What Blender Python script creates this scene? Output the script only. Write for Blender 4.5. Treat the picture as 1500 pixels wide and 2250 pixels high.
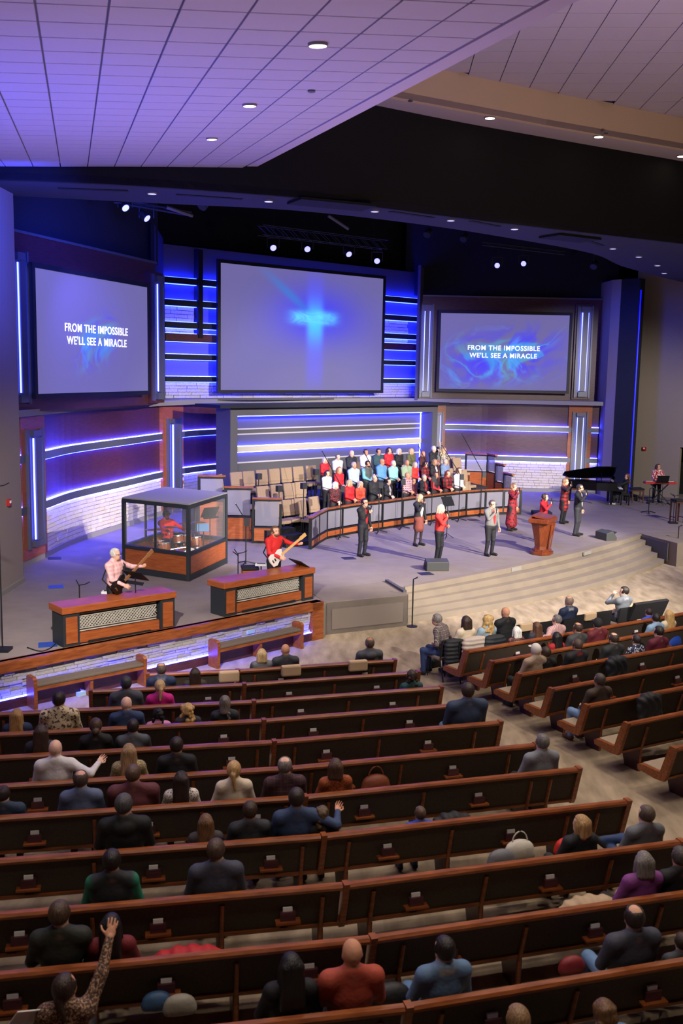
import bpy, bmesh, math, random
import numpy as np
from mathutils import Vector, Matrix
for _o in list(bpy.data.objects): bpy.data.objects.remove(_o)
SC=bpy.context.scene; COL=SC.collection; random.seed(7)
# ------------------------------------------------------------------ camera
F=2187.; H=6.25; PITCH=math.atan(310/F); ROLL=0.018
_fw=np.array([0,math.cos(PITCH),-math.sin(PITCH)]); _u0=np.array([0,math.sin(PITCH),math.cos(PITCH)]); _r0=np.array([1.,0,0])
CR=math.cos(ROLL)*_r0+math.sin(ROLL)*_u0; CU=-math.sin(ROLL)*_r0+math.cos(ROLL)*_u0
cam=bpy.data.cameras.new('camera'); camo=bpy.data.objects.new('camera',cam); COL.objects.link(camo)
cam.sensor_fit='VERTICAL'; cam.sensor_height=36; cam.lens=36*F/2250; cam.clip_end=300
camo.matrix_world=Matrix([[CR[0],CU[0],-_fw[0],0],[CR[1],CU[1],-_fw[1],0],[CR[2],CU[2],-_fw[2],H],[0,0,0,1]])
cam.dof.use_dof=True; cam.dof.focus_distance=30; cam.dof.aperture_fstop=2.4
SC.camera=camo
def ray(x,y): return CR*((x-750)/F)+CU*((1125-y)/F)+_fw
def gp(x,y,z=0.):
    d=ray(x,y); t=(z-H)/d[2]; return np.array([d[0]*t,d[1]*t,z])
def at(x,y,Y):
    d=ray(x,y); t=Y/d[1]; return np.array([d[0]*t,Y,H+d[2]*t])
def onwall(x,y,A,B):            # ray meets the upright plane through ground points A,B -> (point, distance along AB)
    r=ray(x,y); a=np.array(A[:2],float); b=np.array(B[:2],float)-a
    t,s=np.linalg.solve(np.array([[r[0],-b[0]],[r[1],-b[1]]]),a)
    return np.array([r[0]*t,r[1]*t,H+r[2]*t]), s*np.hypot(*b)
# ------------------------------------------------------------------ world, exposure
w=bpy.data.worlds.new('world'); SC.world=w; w.use_nodes=True
w.node_tree.nodes['Background'].inputs[0].default_value=(.30,.27,.33,1); w.node_tree.nodes['Background'].inputs[1].default_value=.03
vs=SC.view_settings; vs.view_transform='Standard'; vs.look='None'; vs.exposure=0.0; vs.gamma=1; vs.use_curve_mapping=False
# ------------------------------------------------------------------ lamps of the room, and added ceiling fills
def spot(name,loc,aim,power,col,angle=60,blend=.6,size=.15):
    l=bpy.data.lights.new(name,'SPOT'); l.energy=power; l.color=col; l.spot_size=math.radians(angle); l.spot_blend=blend; l.shadow_soft_size=size
    o=bpy.data.objects.new(name,l); COL.objects.link(o); o.location=loc
    o.rotation_euler=(Vector(aim)-Vector(loc)).to_track_quat('-Z','Y').to_euler(); return o
WHITE=(1,.93,.86); BLUE=(.05,.10,1)
# front-of-house stage spots hung near the ceiling
spot('stage_spot_right',(15,14,11.2),(1.5,33.5,1.0),39000,WHITE,42,.5,.12)
spot('stage_spot_choir',(11,9,10.6),(1.8,38.5,2.4),33000,WHITE,22,.6,.12)
spot('stage_spot_centre',(6.5,8,9.0),(2.5,31,1.2),8500,WHITE,42,.5,.12)
spot('stage_spot_left',(-3,9,8.7),(-4.5,24.5,.8),9500,WHITE,44,.6,.12)
spot('stage_spot_far',(17,20,11.2),(12,40,1),15000,WHITE,46,.6,.12)
spot('stage_spot_wall_left',(11,15,11.2),(-8.3,31.5,1.2),17000,WHITE,17,.5,.10)
spot('stage_spot_wall_right',(9,14,11.2),(8.6,46.5,1.1),30000,WHITE,12,.5,.10)
# blue wash from the rig over the stage, plus one added ceiling uplight
for i,(p,a,e) in enumerate([((-5.6,27,10.0),(-7.9,31,4.5),2800),((-5.0,29.5,10.0),(-4.0,30,.8),1700),((0,34,10.6),(0,31.5,.8),2300),((4.2,36.8,10.8),(4.6,33.5,.8),2000),((8,40,10.8),(8,39,.8),1200),((-2.2,35.5,10.6),(-1,41,4),2600),((2,39,10.6),(3.6,44,6),2600)]):
    spot('blue_wash_%d'%i,p,a,e,(.10,.08,1),80,.8,.2)
for i,(p,a,e) in enumerate([((-5.5,21,9.3),(-8.1,23.5,9),2000),((-4.6,26,9.9),(-8,30,8.5),2300),((10,42,10),(12.8,46,6),700),((-6.6,12.5,2.2),(-6.0,15,10),3600)]):  # last entry: unseen uplight, added to tint the tiled ceiling blue
    spot('blue_wash_and_fill_%d'%i,p,a,e,(.03,.06,1),100 if i<3 else 125,1,.3)
# dim house lights
def house(x,y,z,e,c=(1,.86,.70),ang=120): spot('house_light',(x,y,z),(x,y,0),e,c,ang,1,.2)
for x,y,z,e in [(-3.6,6.5,8.7,230),(-.4,6,8.7,270),(3,6.5,9,330),(-4,11,9.0,260),(-.6,11.5,9.2,300),(3.4,11,11.5,620),(7,12,11.5,620),(-3.4,15.5,9.5,240),(.2,16,9.7,300),(4.6,16.5,12.3,760),(8.5,17.5,12.3,760),(7,22.5,12.4,760),(11.5,23,12.4,700),(2.5,21.5,12.3,520),(14,29,11.9,700)]: house(x,y,z,e*1.25)
# ceiling glow: unseen upward fills, added to brighten the tiles
spot('ceiling_fill',(9,13,4.5),(8,18,13.5),2700,(1,.76,.62),140,1,.5)
for p in ((-3.2,11,2.6),(-.8,15,2.8),(-3.4,18.2,3.2),(1.0,9,2.6)): spot('ceiling_fill',p,(p[0],p[1],10),430,(.84,.62,.92),125,1,.5)
# ------------------------------------------------------------------ colours and materials
def hx(h):
    h=h.lstrip('#'); c=[int(h[i:i+2],16)/255 for i in (0,2,4)]
    return tuple(x/12.92 if x<=.04045 else ((x+.055)/1.055)**2.4 for x in c)
MATS={}
def mat(name,col='808080',rough=.6,metal=0.,emit=None,es=0.,col2=None,ns=6.,stretch=(1,1,1),bump=0.,bs=None,wave=False,alpha=1.,trans=0.):
    if name in MATS: return MATS[name]
    m=bpy.data.materials.new(name); MATS[name]=m; m.use_nodes=True; nt=m.node_tree; N=nt.nodes; b=N['Principled BSDF']
    c=hx(col); b.inputs['Base Color'].default_value=(*c,1); b.inputs['Roughness'].default_value=rough; b.inputs['Metallic'].default_value=metal
    if emit: b.inputs['Emission Color'].default_value=(*hx(emit),1); b.inputs['Emission Strength'].default_value=es
    if alpha<1: b.inputs['Alpha'].default_value=alpha
    if trans: b.inputs['Transmission Weight'].default_value=trans; b.inputs['IOR'].default_value=1.1
    if col2 or bump:
        tc=N.new('ShaderNodeTexCoord'); mp=N.new('ShaderNodeMapping'); mp.inputs['Scale'].default_value=stretch; nt.links.new(tc.outputs['Object'],mp.inputs[0])
        n=N.new('ShaderNodeTexNoise'); n.inputs['Scale'].default_value=ns; n.inputs['Detail'].default_value=6; nt.links.new(mp.outputs[0],n.inputs['Vector'])
        fac=n.outputs['Fac']
        if col2:
            r=N.new('ShaderNodeValToRGB'); r.color_ramp.elements[0].position=.35; r.color_ramp.elements[1].position=.68
            r.color_ramp.elements[0].color=(*c,1); r.color_ramp.elements[1].color=(*hx(col2),1); nt.links.new(fac,r.inputs[0]); nt.links.new(r.outputs[0],b.inputs['Base Color'])
        if bump:
            bn=N.new('ShaderNodeBump'); bn.inputs['Strength'].default_value=bump; bn.inputs['Distance'].default_value=.02
            if bs:
                n2=N.new('ShaderNodeTexNoise'); n2.inputs['Scale'].default_value=bs; nt.links.new(mp.outputs[0],n2.inputs['Vector']); nt.links.new(n2.outputs['Fac'],bn.inputs['Height'])
            else: nt.links.new(fac,bn.inputs['Height'])
            nt.links.new(bn.outputs[0],b.inputs['Normal'])
    return m
W_DARK=mat('wood_dark','42202a',.36,col2='582d30',ns=3,stretch=(1.2,1.2,9))
W_PEW=mat('wood_pew','733a1c',.33,col2='98552b',ns=4,stretch=(1,6,6))
W_POD=mat('wood_pod','8f4722',.4,col2='a95c2e',ns=3,stretch=(1,1,9))
W_PULPIT=mat('wood_pulpit','5c2712',.3,col2='76381b',ns=3,stretch=(9,9,1))
PEWBACK=mat('pew_back_cloth','40352b',.85,col2='4a3e32',ns=40)
CUSHION=mat('pew_cushion','8d7c69',.9,col2='9a8a76',ns=60)
CARPET=mat('carpet','86765f',.95,col2='ab997f',ns=4.2,stretch=(1,.3,1),bump=.25,bs=90)
STAGEC=mat('stage_carpet','81756d',.95,col2='8a7e76',ns=2,bump=.15,bs=120)
STEPC=mat('step_carpet','7c7064',.95,col2='857869',ns=2,bump=.15,bs=120)
GREYWALL=mat('wall_paint_grey','96897d',.8)
BLOCKP=mat('block_panel','6b6058',.85)
DARKWALL=mat('wall_paint_navy','1a1c28',.9)
BLACK=mat('black_paint','0c0b0c',.9)
FASCIA=mat('fascia_black','080706',.9)
SOFFIT=mat('soffit_grey','33323c',.85)
BEIGE=mat('fascia_beige','d2b898',.85)
LILAC=mat('soffit_white','b8a8ae',.85)
TILE=mat('ceiling_tile','b5aab0',.95,bump=.1,ns=150)
GRID=mat('ceiling_grid','6f6878',.7)
METAL=mat('brushed_metal','66676d',.4,.4)
STEEL=mat('black_steel','1b1c1f',.5,.3)
CHROME=mat('chrome','d8d8da',.18,1.)
STONE=mat('stone_cream','cbbfae',.85,col2='ddd3c4',ns=7,bump=.5,bs=25)
STONED=mat('stone_grey','a8a2a4',.8,col2='c9c3c4',ns=6,bump=.7,bs=22)
W_STOOL=mat('wood_stool','4a2818',.4,col2='5c3420',ns=4)
MORTAR=mat('mortar','857b70',.95)
GREYTRIM=mat('trim_grey','8b8680',.7)
PANELG=mat('panel_grey','504e54',.75)
LED=mat('led_strip','ffffff',.5,emit='3038ff',es=85)
LEDW=mat('led_tube','ffffff',.5,emit='4a55ff',es=11)
LEDB=mat('led_strip_soft','ffffff',.5,emit='1420ff',es=60)
LAMPW=mat('lamp_lens','ffffff',.5,emit='fff2de',es=12)
LAMPD=mat('lamp_lens_dim','ffffff',.5,emit='c9ccff',es=1.0)
PARL=mat('par_lens','ffffff',.5,emit='6a6cff',es=4)
FROST=mat('frosted_acrylic','8a8794',.45,alpha=.62)
GLASS=mat('clear_acrylic','ffffff',.05,alpha=.045)
PAPER=mat('paper_white','e9e6e2',.8)
TAN=mat('chair_tan','8c7459',.85,col2='9a8268',ns=50)
TOWEL=mat('towel_beige','c9ab86',.95)
RED=mat('red_plastic','b01d18',.4)
BLACKC=mat('black_cloth','17161a',.85)
BENCHC=mat('bench_pad','5b5046',.9,col2='665a4e',ns=50)
RUB=mat('black_plastic','141416',.55)
# ------------------------------------------------------------------ mesh builder
class MB:
    def __init__(s): s.v=[]; s.f=[]
    def add(s,v,f):
        o=len(s.v); s.v+= [tuple(map(float,p)) for p in v]; s.f+=[tuple(i+o for i in q) for q in f]; return s
    def box(s,c,d,rz=0.,R=None):
        P=np.array([[x,y,z] for x in(-.5,.5) for y in(-.5,.5) for z in(-.5,.5)])*np.array(d)
        if rz:
            ca,sa=math.cos(rz),math.sin(rz); P=np.c_[P[:,0]*ca-P[:,1]*sa,P[:,0]*sa+P[:,1]*ca,P[:,2]]
        if R is not None: P=P@np.array(R).T
        return s.add(P+np.array(c),[(0,1,3,2),(4,6,7,5),(0,4,5,1),(2,3,7,6),(0,2,6,4),(1,5,7,3)])
    def beam(s,a,b,w,h=None,up=(0,0,1)):
        a=np.array(a,float); b=np.array(b,float); d=b-a; L=np.linalg.norm(d); d/=L; u=np.array(up,float)
        if abs(d@u)>.99: u=np.array([0,1.,0])
        x=np.cross(d,u); x/=np.linalg.norm(x); z=np.cross(x,d); return s.box((a+b)/2,(L,w,h or w),R=np.c_[d,-x,z])
    def prism(s,poly,z0,z1):
        n=len(poly); A=sum(poly[i][0]*poly[(i+1)%n][1]-poly[(i+1)%n][0]*poly[i][1] for i in range(n))
        if A<0: poly=poly[::-1]
        v=[(p[0],p[1],z0) for p in poly]+[(p[0],p[1],z1) for p in poly]
        return s.add(v,[tuple(range(n))[::-1],tuple(range(n,2*n))]+[(i,(i+1)%n,n+(i+1)%n,n+i) for i in range(n)])
    def prismx(s,poly,x0,x1):   # outline in y,z swept along x
        n=len(poly); v=[(x0,p[0],p[1]) for p in poly]+[(x1,p[0],p[1]) for p in poly]
        return s.add(v,[tuple(range(n))[::-1],tuple(range(n,2*n))]+[(i,(i+1)%n,n+(i+1)%n,n+i) for i in range(n)])
    def cyl(s,a,b,r0,r1=None,n=12):
        return s.tube([a,b],[r0,r0 if r1 is None else r1],n)
    def tube(s,pts,r,n=8):
        pts=[np.array(p,float) for p in pts]; m=len(pts); rr=r if isinstance(r,(list,tuple)) else [r]*m; o=[]; ref=None
        for i,p in enumerate(pts):
            d=pts[min(i+1,m-1)]-pts[max(i-1,0)]; d=d/(np.linalg.norm(d)+1e-9)
            if ref is None: ref=np.array([0,0,1.]) if abs(d[2])<.9 else np.array([1.,0,0])
            x=np.cross(d,ref); x/=np.linalg.norm(x)+1e-9; y=np.cross(d,x); ref=-np.cross(d,x) if False else ref
            o+=[p+rr[i]*(math.cos(2*math.pi*k/n)*x+math.sin(2*math.pi*k/n)*y) for k in range(n)]
        f=[(i*n+k,i*n+(k+1)%n,(i+1)*n+(k+1)%n,(i+1)*n+k) for i in range(m-1) for k in range(n)]
        return s.add(o,f+[tuple(range(n))[::-1],tuple(range((m-1)*n,m*n))])
    def lathe(s,prof,c=(0,0,0),n=20,R=None):
        P=np.array([[r*math.cos(2*math.pi*k/n),r*math.sin(2*math.pi*k/n),z] for r,z in prof for k in range(n)])
        if R is not None: P=P@np.array(R).T
        m=len(prof); f=[(i*n+k,i*n+(k+1)%n,(i+1)*n+(k+1)%n,(i+1)*n+k) for i in range(m-1) for k in range(n)]
        return s.add(P+np.array(c),f+[tuple(range(n))[::-1],tuple(range((m-1)*n,m*n))])
    def mesh(s,name):
        me=bpy.data.meshes.new(name); me.from_pydata(s.v,[],s.f); me.update(); return me
    def ob(s,name,m,parent=None,smooth=False,bevel=0,kind=None):
        me=s.mesh(name); me.materials.append(m); o=bpy.data.objects.new(name,me); COL.objects.link(o)
        if parent: o.parent=parent
        if smooth:
            for p in me.polygons: p.use_smooth=len(p.vertices)<=4
        if bevel:
            b=o.modifiers.new('bevel','BEVEL'); b.width=bevel; b.segments=2; b.limit_method='ANGLE'
        if kind: o['kind']=kind
        return o
def inst(name,me,parent=None,loc=(0,0,0),rot=(0,0,0),sc=(1,1,1)):
    o=bpy.data.objects.new(name,me); COL.objects.link(o); o.location=loc; o.rotation_euler=rot; o.scale=sc
    if parent: o.parent=parent
    return o
def tag(o,label,cat,group=None):
    o['label']=label; o['category']=cat
    if group: o['group']=group
    return o
def thing(name,label,cat,loc=(0,0,0),rz=0.,group=None):
    o=bpy.data.objects.new(name,None); COL.objects.link(o); o.location=[float(x) for x in loc]; o.rotation_euler=(0,0,rz); o.empty_display_size=.1
    return tag(o,label,cat,group)
def struct(o): o['kind']='structure'; return o
def copytree(o,parent=None):
    c=o.copy(); COL.objects.link(c)
    if parent is not None: c.parent=parent
    for ch in list(o.children): copytree(ch,c)
    return c
BOX=MB().box((0,0,0),(1,1,1)).mesh('unit_box')
def boxes(mname,m):
    me=BOX.copy(); me.name=mname; me.materials.append(m); return me
# ================================================================== structure
S=.78                                             # stage height
AX=np.array([.669,-.743]); AL=np.array([.743,.669])   # stage facing direction, and along the back wall
fl=struct(MB().prism([(-30,-6),(34,-6),(34,62),(-30,62)],-.3,0).ob('floor',CARPET))
# curved steps: the stage nosing and the foot of the steps, blended for the treads between
A0=np.array([1.67,25.05]); B0=np.array([10.75,34.75]); CH=(B0-A0); CL=np.hypot(*CH); CH/=CL; CN=np.array([CH[1],-CH[0]])
def qfit(pts):
    P=np.array(pts); t=np.r_[0,np.cumsum(np.hypot(*np.diff(P,axis=0).T))]; t/=t[-1]; return np.polyfit(t,P[:,0],2),np.polyfit(t,P[:,1],2)
NQ=qfit([(1.67,25.05),(3.78,26.86),(4.88,28.05),(7.61,30.8),(10.0,33.75),(10.58,34.58)]); FQ=qfit([(1.77,24.45),(3.65,25.64),(6.43,27.8),(8.43,30.02),(11.51,33.9)])
def arc(k,t0=0.,t1=1.,n=28):
    out=[]
    for i in range(n+1):
        t=t0+(t1-t0)*i/n; a=np.array([np.polyval(NQ[0],t),np.polyval(NQ[1],t)]); b=np.array([np.polyval(FQ[0],t),np.polyval(FQ[1],t)]); out.append(tuple(a+(b-a)*k/4))
    return out
LP0=np.array([-9.6,14.2]); LP1=np.array([-.43,22.84])    # line of the wooden stage front
blk=[(-.33,23.13),(1.69,24.13),(1.23,25.6)]
stage_poly=[tuple(LP0+np.array([-.2,.25])),tuple(LP1+np.array([-.05,.10])),blk[0],blk[1],(1.3,25.2)]+arc(0,.0,1.)+[(11.24,32.96),(16,29.6),(26,29),(26,60),(-16,60),(-16,13.7)]
st=struct(MB().prism(stage_poly,0,S).ob('stage_platform',STAGEC))
# steps: one mesh per tread
steps=[]
for k in range(1,5):
    inner=arc(-.6,-.01,1.02)[::-1]; o=struct(MB().prism(arc(k,-.01,1.02)+inner,0,S-.156*k).ob('step',STEPC)); steps.append(o)
nos=struct(MB().prism(arc(.1,0,1)+arc(-1.,0,1)[::-1],S-.15,S+.004).ob('stage_edge',STEPC))
# wall boxes for step lights in the top riser
for px,py in ((935,1281),(1131,1248),(1288,1213),(1387,1182)):
    p=gp(px,py,S-.05); d=CN; q=p[:2]+d*.03
    o=MB().box((0,0,0),(.5,.05,.11)).ob('step_light_plate',GREYTRIM); o.location=(q[0],q[1],S-.07); o.rotation_euler=(0,0,math.atan2(CH[1],CH[0])+ (px-1130)*.0006)
    tag(o,{935:'grey cover plate at the left end of the top stage riser',1131:'grey cover plate on the top stage riser below the pulpit side',1288:'grey cover plate on the top stage riser below the wedge speaker',1387:'grey cover plate at the right end of the top stage riser'}[px],'plate')
# grey blocks beside the steps
bl=struct(MB().prism([blk[0],blk[1],(1.3,25.7),(-.8,24.4)],0,S+.012).ob('stage_block_left',STEPC))
a=np.array(blk[0]);b=np.array(blk[1]);d=(b-a)/np.hypot(*(b-a)); nn=np.array([d[1],-d[0]])
m=(a+b)/2+nn*.012
o=MB().box((m[0],m[1],.37),(1.95,.03,.5),math.atan2(d[1],d[0])).ob('inset_panel',BLOCKP,bl)
o=MB().beam((1.62,24.35,S+.04),(1.22,25.65,S+.04),.09,.06).ob('edge_trim',PANELG,bl)
br=struct(MB().prism([(10.45,34.6),(11.15,32.55),(12.6,33.1),(12,35)],0,S+.012).ob('stage_block_right',STEPC))
a=np.array([10.75,34.0]);b=np.array([11.2,32.6])
MB().box((10.72,33.62,.42),(1.5,.03,.62),math.atan2(32.55-34.6,11.15-10.45)).ob('inset_panel',PANELG,br)
# wooden stage front with stone strip
pf=struct(bpy.data.objects.new('stage_front',None)); COL.objects.link(pf); pd=(LP1-LP0); PLEN=np.hypot(*pd); pa=math.atan2(pd[1],pd[0]); pf.location=(LP0[0],LP0[1],0); pf.rotation_euler=(0,0,pa)
MB().box((PLEN/2,.10,.45),(PLEN,.10,.9)).ob('backing',MORTAR,pf)
MB().box((PLEN/2,.06,.80),(PLEN,.26,.2)).ob('cap_rail',W_PEW,pf,bevel=.015)
MB().box((PLEN/2,.02,.10),(PLEN,.12,.2)).ob('base_rail',W_DARK,pf)
MB().box((PLEN-.16,.0,.45),(.34,.14,.9)).ob('end_post',W_PEW,pf)
MB().box((PLEN/2-.1,-.035,.205),(PLEN-.5,.03,.02)).ob('led_strip',LED,pf)
def stonewall(parent,L,z0,z1,y,sl,sh,m,x0=0,limit=290,dep=.03,face=-1,seed=1,bend=None):
    rnd=random.Random(seed); me=boxes('stone_block',m); rows=max(1,round((z1-z0)/sh)); sh=(z1-z0)/rows; n=0; rest=MB(); out=[]
    for r in range(rows):
        x=x0-rnd.random()*sl*.6
        while x<x0+L:
            l=sl*rnd.uniform(.55,1.35); a=max(x,x0); b=min(x+l,x0+L); x+=l
            if b-a<.05: continue
            out.append(((a+b)/2,z0+sh*(r+.5),b-a-.012,sh*rnd.uniform(.82,.95),dep*rnd.uniform(.5,2.2)))
    out.sort(key=lambda q:-q[2])
    for i,(cx,cz,l,h,dp) in enumerate(out):
        if bend:
            p,rz=bend(cx); loc=(p[0],p[1],cz); 
        else: loc=(cx,y+face*dp/2,cz); rz=0
        if i<limit: inst('stone_block',me,parent,loc,(0,0,rz),(l,dp if not bend else dp*1.2,h))
        else: rest.box(loc,(l,dp,h),rz)
    if rest.v: rest.ob('stone_blocks',m,parent,kind='stuff')
stonewall(pf,PLEN-2.2-.34,.2,.70,.05,.34,.062,STONED,x0=2.2,limit=290,seed=3)
# ------------------------------------------------------------------ side wall at left
wl=struct(MB().prism([(-8.08,24.9),(-8.14,10),(-12,10),(-12,24.9)],0,10.9).ob('wall_left',GREYWALL))
MB().prism([(-8.04,24.93),(-8.10,10),(-8.16,10),(-8.10,24.93)],S,S+.12).ob('baseboard_left',GREYTRIM,wl)
# ------------------------------------------------------------------ left tier of the back wall (upper straight, lower curved)
UL0=np.array([-8.95,26.0]); UL1=np.array([-6.42,34.3])            # upper left panel line
UR0=np.array([3.55,46.6]); UR1=np.array([11.85,46.9])             # upper right panel line
LOW=[(-8.78,26.4),(-8.73,27.0),(-8.56,28.3),(-8.36,30.6),(-7.5,34.0),(-6.6,37.4),(-5.6,39.6),(-4.2,41.2)]
RLOW=[(4.2,46.9),(6.2,47.0),(8.0,46.75),(10.5,46.5),(11.85,46.3)]
def smooth(pts,n=6):
    P=[np.array(p,float) for p in pts]; out=[]
    for i in range(len(P)-1):
        p0,p1,p2,p3=P[max(i-1,0)],P[i],P[i+1],P[min(i+2,len(P)-1)]
        for k in range(n):
            t=k/n; out.append(.5*((2*p1)+(-p0+p2)*t+(2*p0-5*p1+4*p2-p3)*t*t+(-p0+3*p1-3*p2+p3)*t**3))
    return out+[P[-1]]
def offset(pts,d):          # d>0 to the right-hand side of travel (towards the audience)
    out=[]
    for i in range(len(pts)):
        t=pts[min(i+1,len(pts)-1)]-pts[max(i-1,0)]; t=t/np.hypot(*t); out.append(pts[i]+d*np.array([t[1],-t[0]]))
    return out
def band(pts,d0,d1,z0,z1): return MB().prism([tuple(p) for p in offset(pts,d1)]+[tuple(p) for p in offset(pts,d0)][::-1],z0,z1)
def walker(pts):
    seg=[np.hypot(*(pts[i+1]-pts[i])) for i in range(len(pts)-1)]; cum=np.r_[0,np.cumsum(seg)]
    def f(s,off=0.):
        i=min(max(int(np.searchsorted(cum,s))-1,0),len(seg)-1); t=(pts[i+1]-pts[i])/seg[i]; p=pts[i]+t*(s-cum[i])+off*np.array([t[1],-t[0]])
        return p,math.atan2(t[1],t[0])
    return f,cum[-1]
lowc=smooth(LOW); rlowc=smooth(RLOW)
for nm,c,sd in (('wall_back_left',lowc,11),('wall_back_right',rlowc,12)):
    wb=struct(bpy.data.objects.new(nm,None)); COL.objects.link(wb)
    band(c,-.3,0,S,5.0).ob('wood_panelling',W_DARK,wb,smooth=False)
    band(c,0,.10,S,S+.16).ob('baseboard',GREYTRIM,wb)
    for z in (2.20,3.62):
        band(c,0,.13,z,z+.22).ob('metal_band',METAL,wb)
        band(c,.02,.10,z+.222,z+.245).ob('led_strip',LED,wb)
        band(c,.02,.10,z-.022,z-.002).ob('led_strip',LEDB if z>3 else LED,wb)
    f,L=walker(c); 
    stonewall(wb,L,S+.16,2.17,0,.40,.125,STONE,limit=292,seed=sd,bend=lambda s,f=f:f(s,.02))
# ledge on top of the lower walls, sweeping round the stage
led_pts=smooth([(-8.9,25.2),(-8.62,27.0),(-8.2,30.6),(-7.3,34.0),(-6.3,37.2),(-4.2,40.9),(-1.,43.4),(2.4,45.6),(5.5,46.3),(8.4,46.3),(11.9,45.95)])
le=struct(band(led_pts,-1.6,.12,4.88,5.06).ob('trim_1',GREYTRIM))
# ------------------------------------------------------------------ upper panels
for nm,P,Q,sd in (('wall_upper_left',UL0,UL1,0),('wall_upper_right',UR0,UR1,0)):
    wb=struct(bpy.data.objects.new(nm,None)); COL.objects.link(wb); d=(Q-P); L=np.hypot(*d); wb.location=(P[0],P[1],0); wb.rotation_euler=(0,0,math.atan2(d[1],d[0]))
    MB().box((L/2,.25,7.35),(L,.5,4.7)).ob('wood_panelling',W_DARK,wb)
    MB().box((L/2,.22,9.73),(L,.6,.07)).ob('cap_rail',METAL,wb)
    MB().box((L/2,.45,12.5),(L+1.6,.3,5.5)).ob('upper_wall',DARKWALL,wb)
# niche behind the centre screen
SL=np.array([-4.77,38.9]); SR=np.array([1.79,44.5])          # centre screen line
NL=np.array([-6.85,37.9]); NR=np.array([3.63,47.3])
wn=struct(bpy.data.objects.new('wall_niche',None)); COL.objects.link(wn); d=NR-NL; NLEN=np.hypot(*d); wn.location=(NL[0],NL[1],0); wn.rotation_euler=(0,0,math.atan2(d[1],d[0]))
MB().box((NLEN/2,.2,7.9),(NLEN,.4,5.8)).ob('backing',PANELG,wn)
MB().box((NLEN/2,1.2,9),(NLEN+6,.3,14)).ob('black_wall',BLACK,wn)
def nw(x,y):
    p,s=onwall(x,y,NL,NR); return s,p[2]
zs=[nw(418,v)[1] for v in (585,617,627,664,673,712,720,740,750,780,792,828,840,870)]
bars=[(620,.22),(668,.22),(716,.22),(743,.30),(785,.2),(833,.2)]
for v,h in bars:
    z=nw(418,v)[1]; MB().box((NLEN/2,-.13,z),(NLEN,.26,h)).ob('shelf_bar',DARKWALL if h<.3 else W_DARK,wn)
    MB().box((NLEN/2,-.10,z+h/2+.012),(NLEN-.1,.14,.02)).ob('led_strip',LEDB,wn)
    MB().box((NLEN/2,-.10,z-h/2-.012),(NLEN-.1,.14,.02)).ob('led_strip',LEDB,wn)
for x in (431,):
    s=nw(x,650)[0]; z0=nw(x,743)[1]; MB().box((s,-.15,(z0+10.7)/2),(.2,.32,10.7-z0)).ob('mullion',BLACK,wn)
s1=nw(427,700)[0]
for (za,zb,x1,sd) in ((nw(400,708)[1],nw(400,674)[1],s1,21),(nw(400,736)[1],nw(400,722)[1],s1,22)):
    stonewall(wn,x1-.15,za,zb,0,.5,.13,STONED,x0=.1,limit=60,seed=sd)
    stonewall(wn,1.9,za,zb,0,.5,.13,STONED,x0=NLEN-2.9,limit=40,seed=sd+5)
stonewall(wn,NLEN-.2,5.1,nw(418,841)[1],0,.5,.11,STONED,x0=.1,limit=150,seed=23)
nr=struct(MB().beam((3.6,47.2,8),(3.3,45.7,8),.12,6).ob('wall_niche_return',PANELG))
MB().beam((-6.85,38,8),(-6.5,34.3,8),.12,6).ob('return_left',DARKWALL,wn).parent=None
bpy.data.objects['return_left'].name='wall_niche_side'; bpy.data.objects['wall_niche_side']['kind']='structure'
# ------------------------------------------------------------------ right side walls
pil=struct(MB().prism([(11.85,47.2),(11.95,45.7),(12.24,45.2),(12.6,47.5)],0,10.5).ob('wall_right_pier',GREYWALL))
struct(MB().prism([(12.245,45.2),(12.9,44.6),(13.2,44.9),(12.7,47.5)],0,10.5).ob('wall_right_reveal',DARKWALL))
wr=struct(bpy.data.objects.new('wall_right',None)); COL.objects.link(wr)
MB().prism([(13.35,46.6),(15.25,45.0),(15.4,45.2),(13.5,46.9)],0,11).ob('wall_face',GREYWALL,wr)
MB().prism([(15.25,45.0),(24,37),(24.2,37.3),(15.4,45.3)],3.1,11).ob('wall_face',GREYWALL,wr)
MB().prism([(17.2,43.2),(24,37),(24.2,37.3),(17.4,43.5)],0,3.1).ob('wall_face',GREYWALL,wr)
MB().prism([(12.92,44.56),(12.97,44.56),(12.97,44.61),(12.92,44.61)],S,10).ob('led_strip',mat('led_edge','2030ff',.5,emit='1018ff',es=.7),wr)
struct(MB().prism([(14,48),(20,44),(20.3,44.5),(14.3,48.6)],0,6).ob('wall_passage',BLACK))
struct(MB().prism([(24,37.5),(24.4,37.5),(24.4,-6),(24,-6)],0,16).ob('wall_right_far',GREYWALL))
struct(MB().prism([(-12,10),(-12.3,10),(-12.3,-6),(-12,-6)],0,16).ob('wall_left_far',GREYWALL))
struct(MB().prism([(-12.3,-6),(24.4,-6),(24.4,-6.3),(-12.3,-6.3)],0,16).ob('wall_back',GREYWALL))
struct(MB().prism([(-16,54),(26,54),(26,54.3),(-16,54.3)],0,18).ob('wall_fly_back',BLACK))
struct(MB().prism([(-14,24),(-13.7,24),(-13.7,54),(-14,54)],0,18).ob('wall_fly_left',BLACK))
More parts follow.
